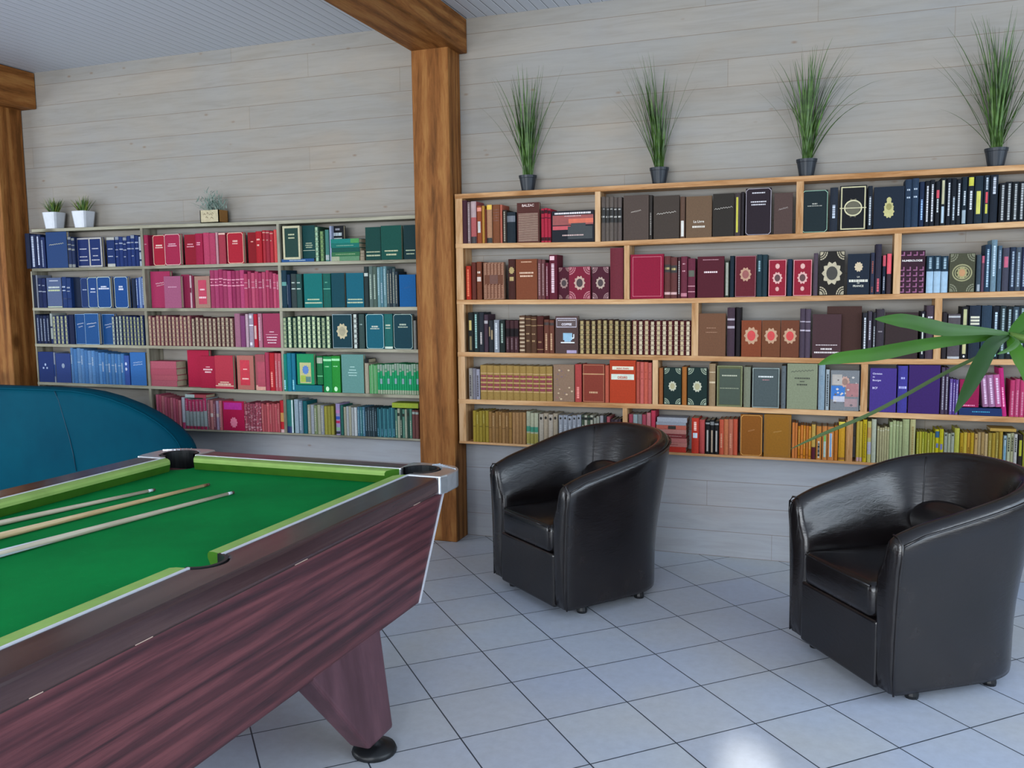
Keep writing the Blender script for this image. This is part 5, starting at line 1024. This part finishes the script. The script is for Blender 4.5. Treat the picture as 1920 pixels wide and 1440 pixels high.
# ---- one object per book
ORD = ['first', 'second', 'third', 'fourth', 'fifth', 'sixth', 'seventh', 'eighth', 'ninth', 'tenth', 'eleventh', 'twelfth', 'thirteenth', 'fourteenth', 'fifteenth', 'sixteenth', 'seventeenth', 'eighteenth']
NUM = ['zero', 'one', 'two', 'three', 'four', 'five', 'six', 'seven', 'eight', 'nine', 'ten', 'eleven', 'twelve', 'thirteen', 'fourteen', 'fifteen', 'sixteen', 'seventeen', 'eighteen']
RN = {1: 'top shelf', 2: 'second shelf', 3: 'third shelf', 4: 'fourth shelf', 5: 'bottom shelf'}
by = {}
for k in BOOKS: by.setdefault((k['desc'], k['row']), []).append(k)
for (desc, row), L in by.items():
    side = 'grey bookcase' if row[0] == 'L' else 'pine bookcase'; where = '%s, %s' % (RN[int(row[1])], side)
    if L[0]['kind'] == 'h' and len(L) > 1:
        L.sort(key=lambda k: -k['Z'])
        for i, k in enumerate(L): k['label'] = '%s: %s, %s' % ('topmost' if i == 0 else 'lowest' if i == len(L)-1 else ORD[i]+' from top', desc, where)
    elif len(L) == 1: L[0]['label'] = '%s, %s' % (desc, where)
    else:
        L.sort(key=lambda k: k['X']); n = len(L)
        for i, k in enumerate(L):
            k['label'] = '%s %s, %s of %s, %s' % (ORD[i] if 0 else '', desc, ('leftmost' if i == 0 else 'rightmost' if i == n-1 else ORD[i]+' from left'), NUM[n], where)
            k['label'] = k['label'].strip()
def colgroup(k):
    return 'books on the %s of the %s' % (RN[int(k['row'][1])], 'grey bookcase' if k['row'][0] == 'L' else 'pine bookcase')
vis = [k for k in BOOKS]
order = sorted(vis, key=lambda k: -k['area'])
NBOOK = 300
single, rest = order[:NBOOK], order[NBOOK:]
def book_geo(k):
    rnd = random.Random(int(k['X']*1000)*7+int(k['Z']*100))
    if k['kind'] == 'h':     # lying flat: spine towards the room
        w, h, d = k['w'], k['h'], k['d']; t = min(.002, h*.18)
        c = B(); c.box(0, w, 0, t, 0, h); c.box(0, w, t, d, 0, t); c.box(0, w, t, d, h-t, h)
        p = B(); p.box(.003, w-.003, t, d-.004, t, h-t)
    else: c, p = cover_shape(k['w'], k['h'], k['d'], k['kind'])
    D, texts = decorate(k['w'], k['h'], k['spec'], min(.007, k['w']*.26) if k['kind'] == 's' else 0, rnd)
    return c, p, D, texts
def text_mesh(txt, size, key={}):
    if (txt, size) in key: return key[(txt, size)]
    cu = bpy.data.curves.new('lettering', 'FONT'); cu.body = txt; cu.size = size; cu.align_x = 'CENTER'; cu.extrude = .0002; cu.offset = size*.02
    to = bpy.data.objects.new('lettering_tmp', cu); COL.objects.link(to); dg = bpy.context.evaluated_depsgraph_get(); dg.update()
    me = bpy.data.meshes.new_from_object(to.evaluated_get(dg)); bpy.data.objects.remove(to); bpy.data.curves.remove(cu)
    key[(txt, size)] = me; return me
for k in single:
    o = empty('book', (k['X'], k['Y'], k['Z'])); o.rotation_euler = (0, k['lean'], 0)
    tag(o, k['label'], 'book', colgroup(k))
    c, p, D, texts = book_geo(k)
    c.build('cover', clothm(k['col']), o); p.build('page_block', M['pages'], o)
    byp = {}
    for nm, col, pts in D.parts: byp.setdefault(nm, []).append((col, pts))
    for nm, L in byp.items():
        cols = []; vs = []; fs = []; fm = []
        for col, pts in L:
            if col not in cols: cols.append(col)
            fs.append(tuple(range(len(vs), len(vs)+len(pts)))); vs += pts; fm.append(cols.index(col))
        mesh_obj(nm, vs, fs, [plain(c_, .5) for c_ in cols], o, fm=fm)
    for z, size, col, txt in texts:
        me = text_mesh(txt, size); me = me.copy(); me.materials.clear(); me.materials.append(plain(col, .5))
        t = bpy.data.objects.new('title', me); link(t, o); t.rotation_euler = (R(90), 0, 0)
        wd = max(v.co.x for v in me.vertices)-min(v.co.x for v in me.vertices); sc = min(1, k['w']*.92/wd) if wd else 1
        t.scale = (sc, 1, 1); t.location = (k['w']/2, -.0016, z)
        if txt in ('Christian', 'de', 'Bourges', 'BCF'):
            t.location.x = .012+wd*sc/2
# everything beyond the three hundred largest: one object
vs = []; fs = []; fm = []; cols = []
def mi(c):
    if c not in cols: cols.append(c)
    return cols.index(c)
for k in rest:
    c, p, D, _ = book_geo(k); ca, sa = math.cos(k['lean']), math.sin(k['lean'])
    def T(v): x, y, z = v; return (k['X']+x*ca+z*sa, k['Y']+y, k['Z']-x*sa+z*ca)
    for bb, col in ((c, k['col']), (p, 'PAGES')):
        o0 = len(vs); vs += [T(v) for v in bb.v]; fs += [tuple(i+o0 for i in f_) for f_ in bb.f]; fm += [mi(col)]*len(bb.f)
    for nm, col, pts in D.parts:
        o0 = len(vs); vs += [T(v) for v in pts]; fs.append(tuple(range(o0, o0+len(pts)))); fm.append(mi(col))
if rest:
    o = mesh_obj('books', vs, fs, [M['pages'] if c_ == 'PAGES' else clothm(c_) for c_ in cols], None, fm=fm)
    tag(o, 'slimmer paperbacks and small spines filling the rows of both bookcases', 'books', None, 'stuff')
print('BOOKS', len(BOOKS), len(rest), min(k['w'] for k in BOOKS), min(k['d'] for k in BOOKS), min(k['h'] for k in BOOKS))
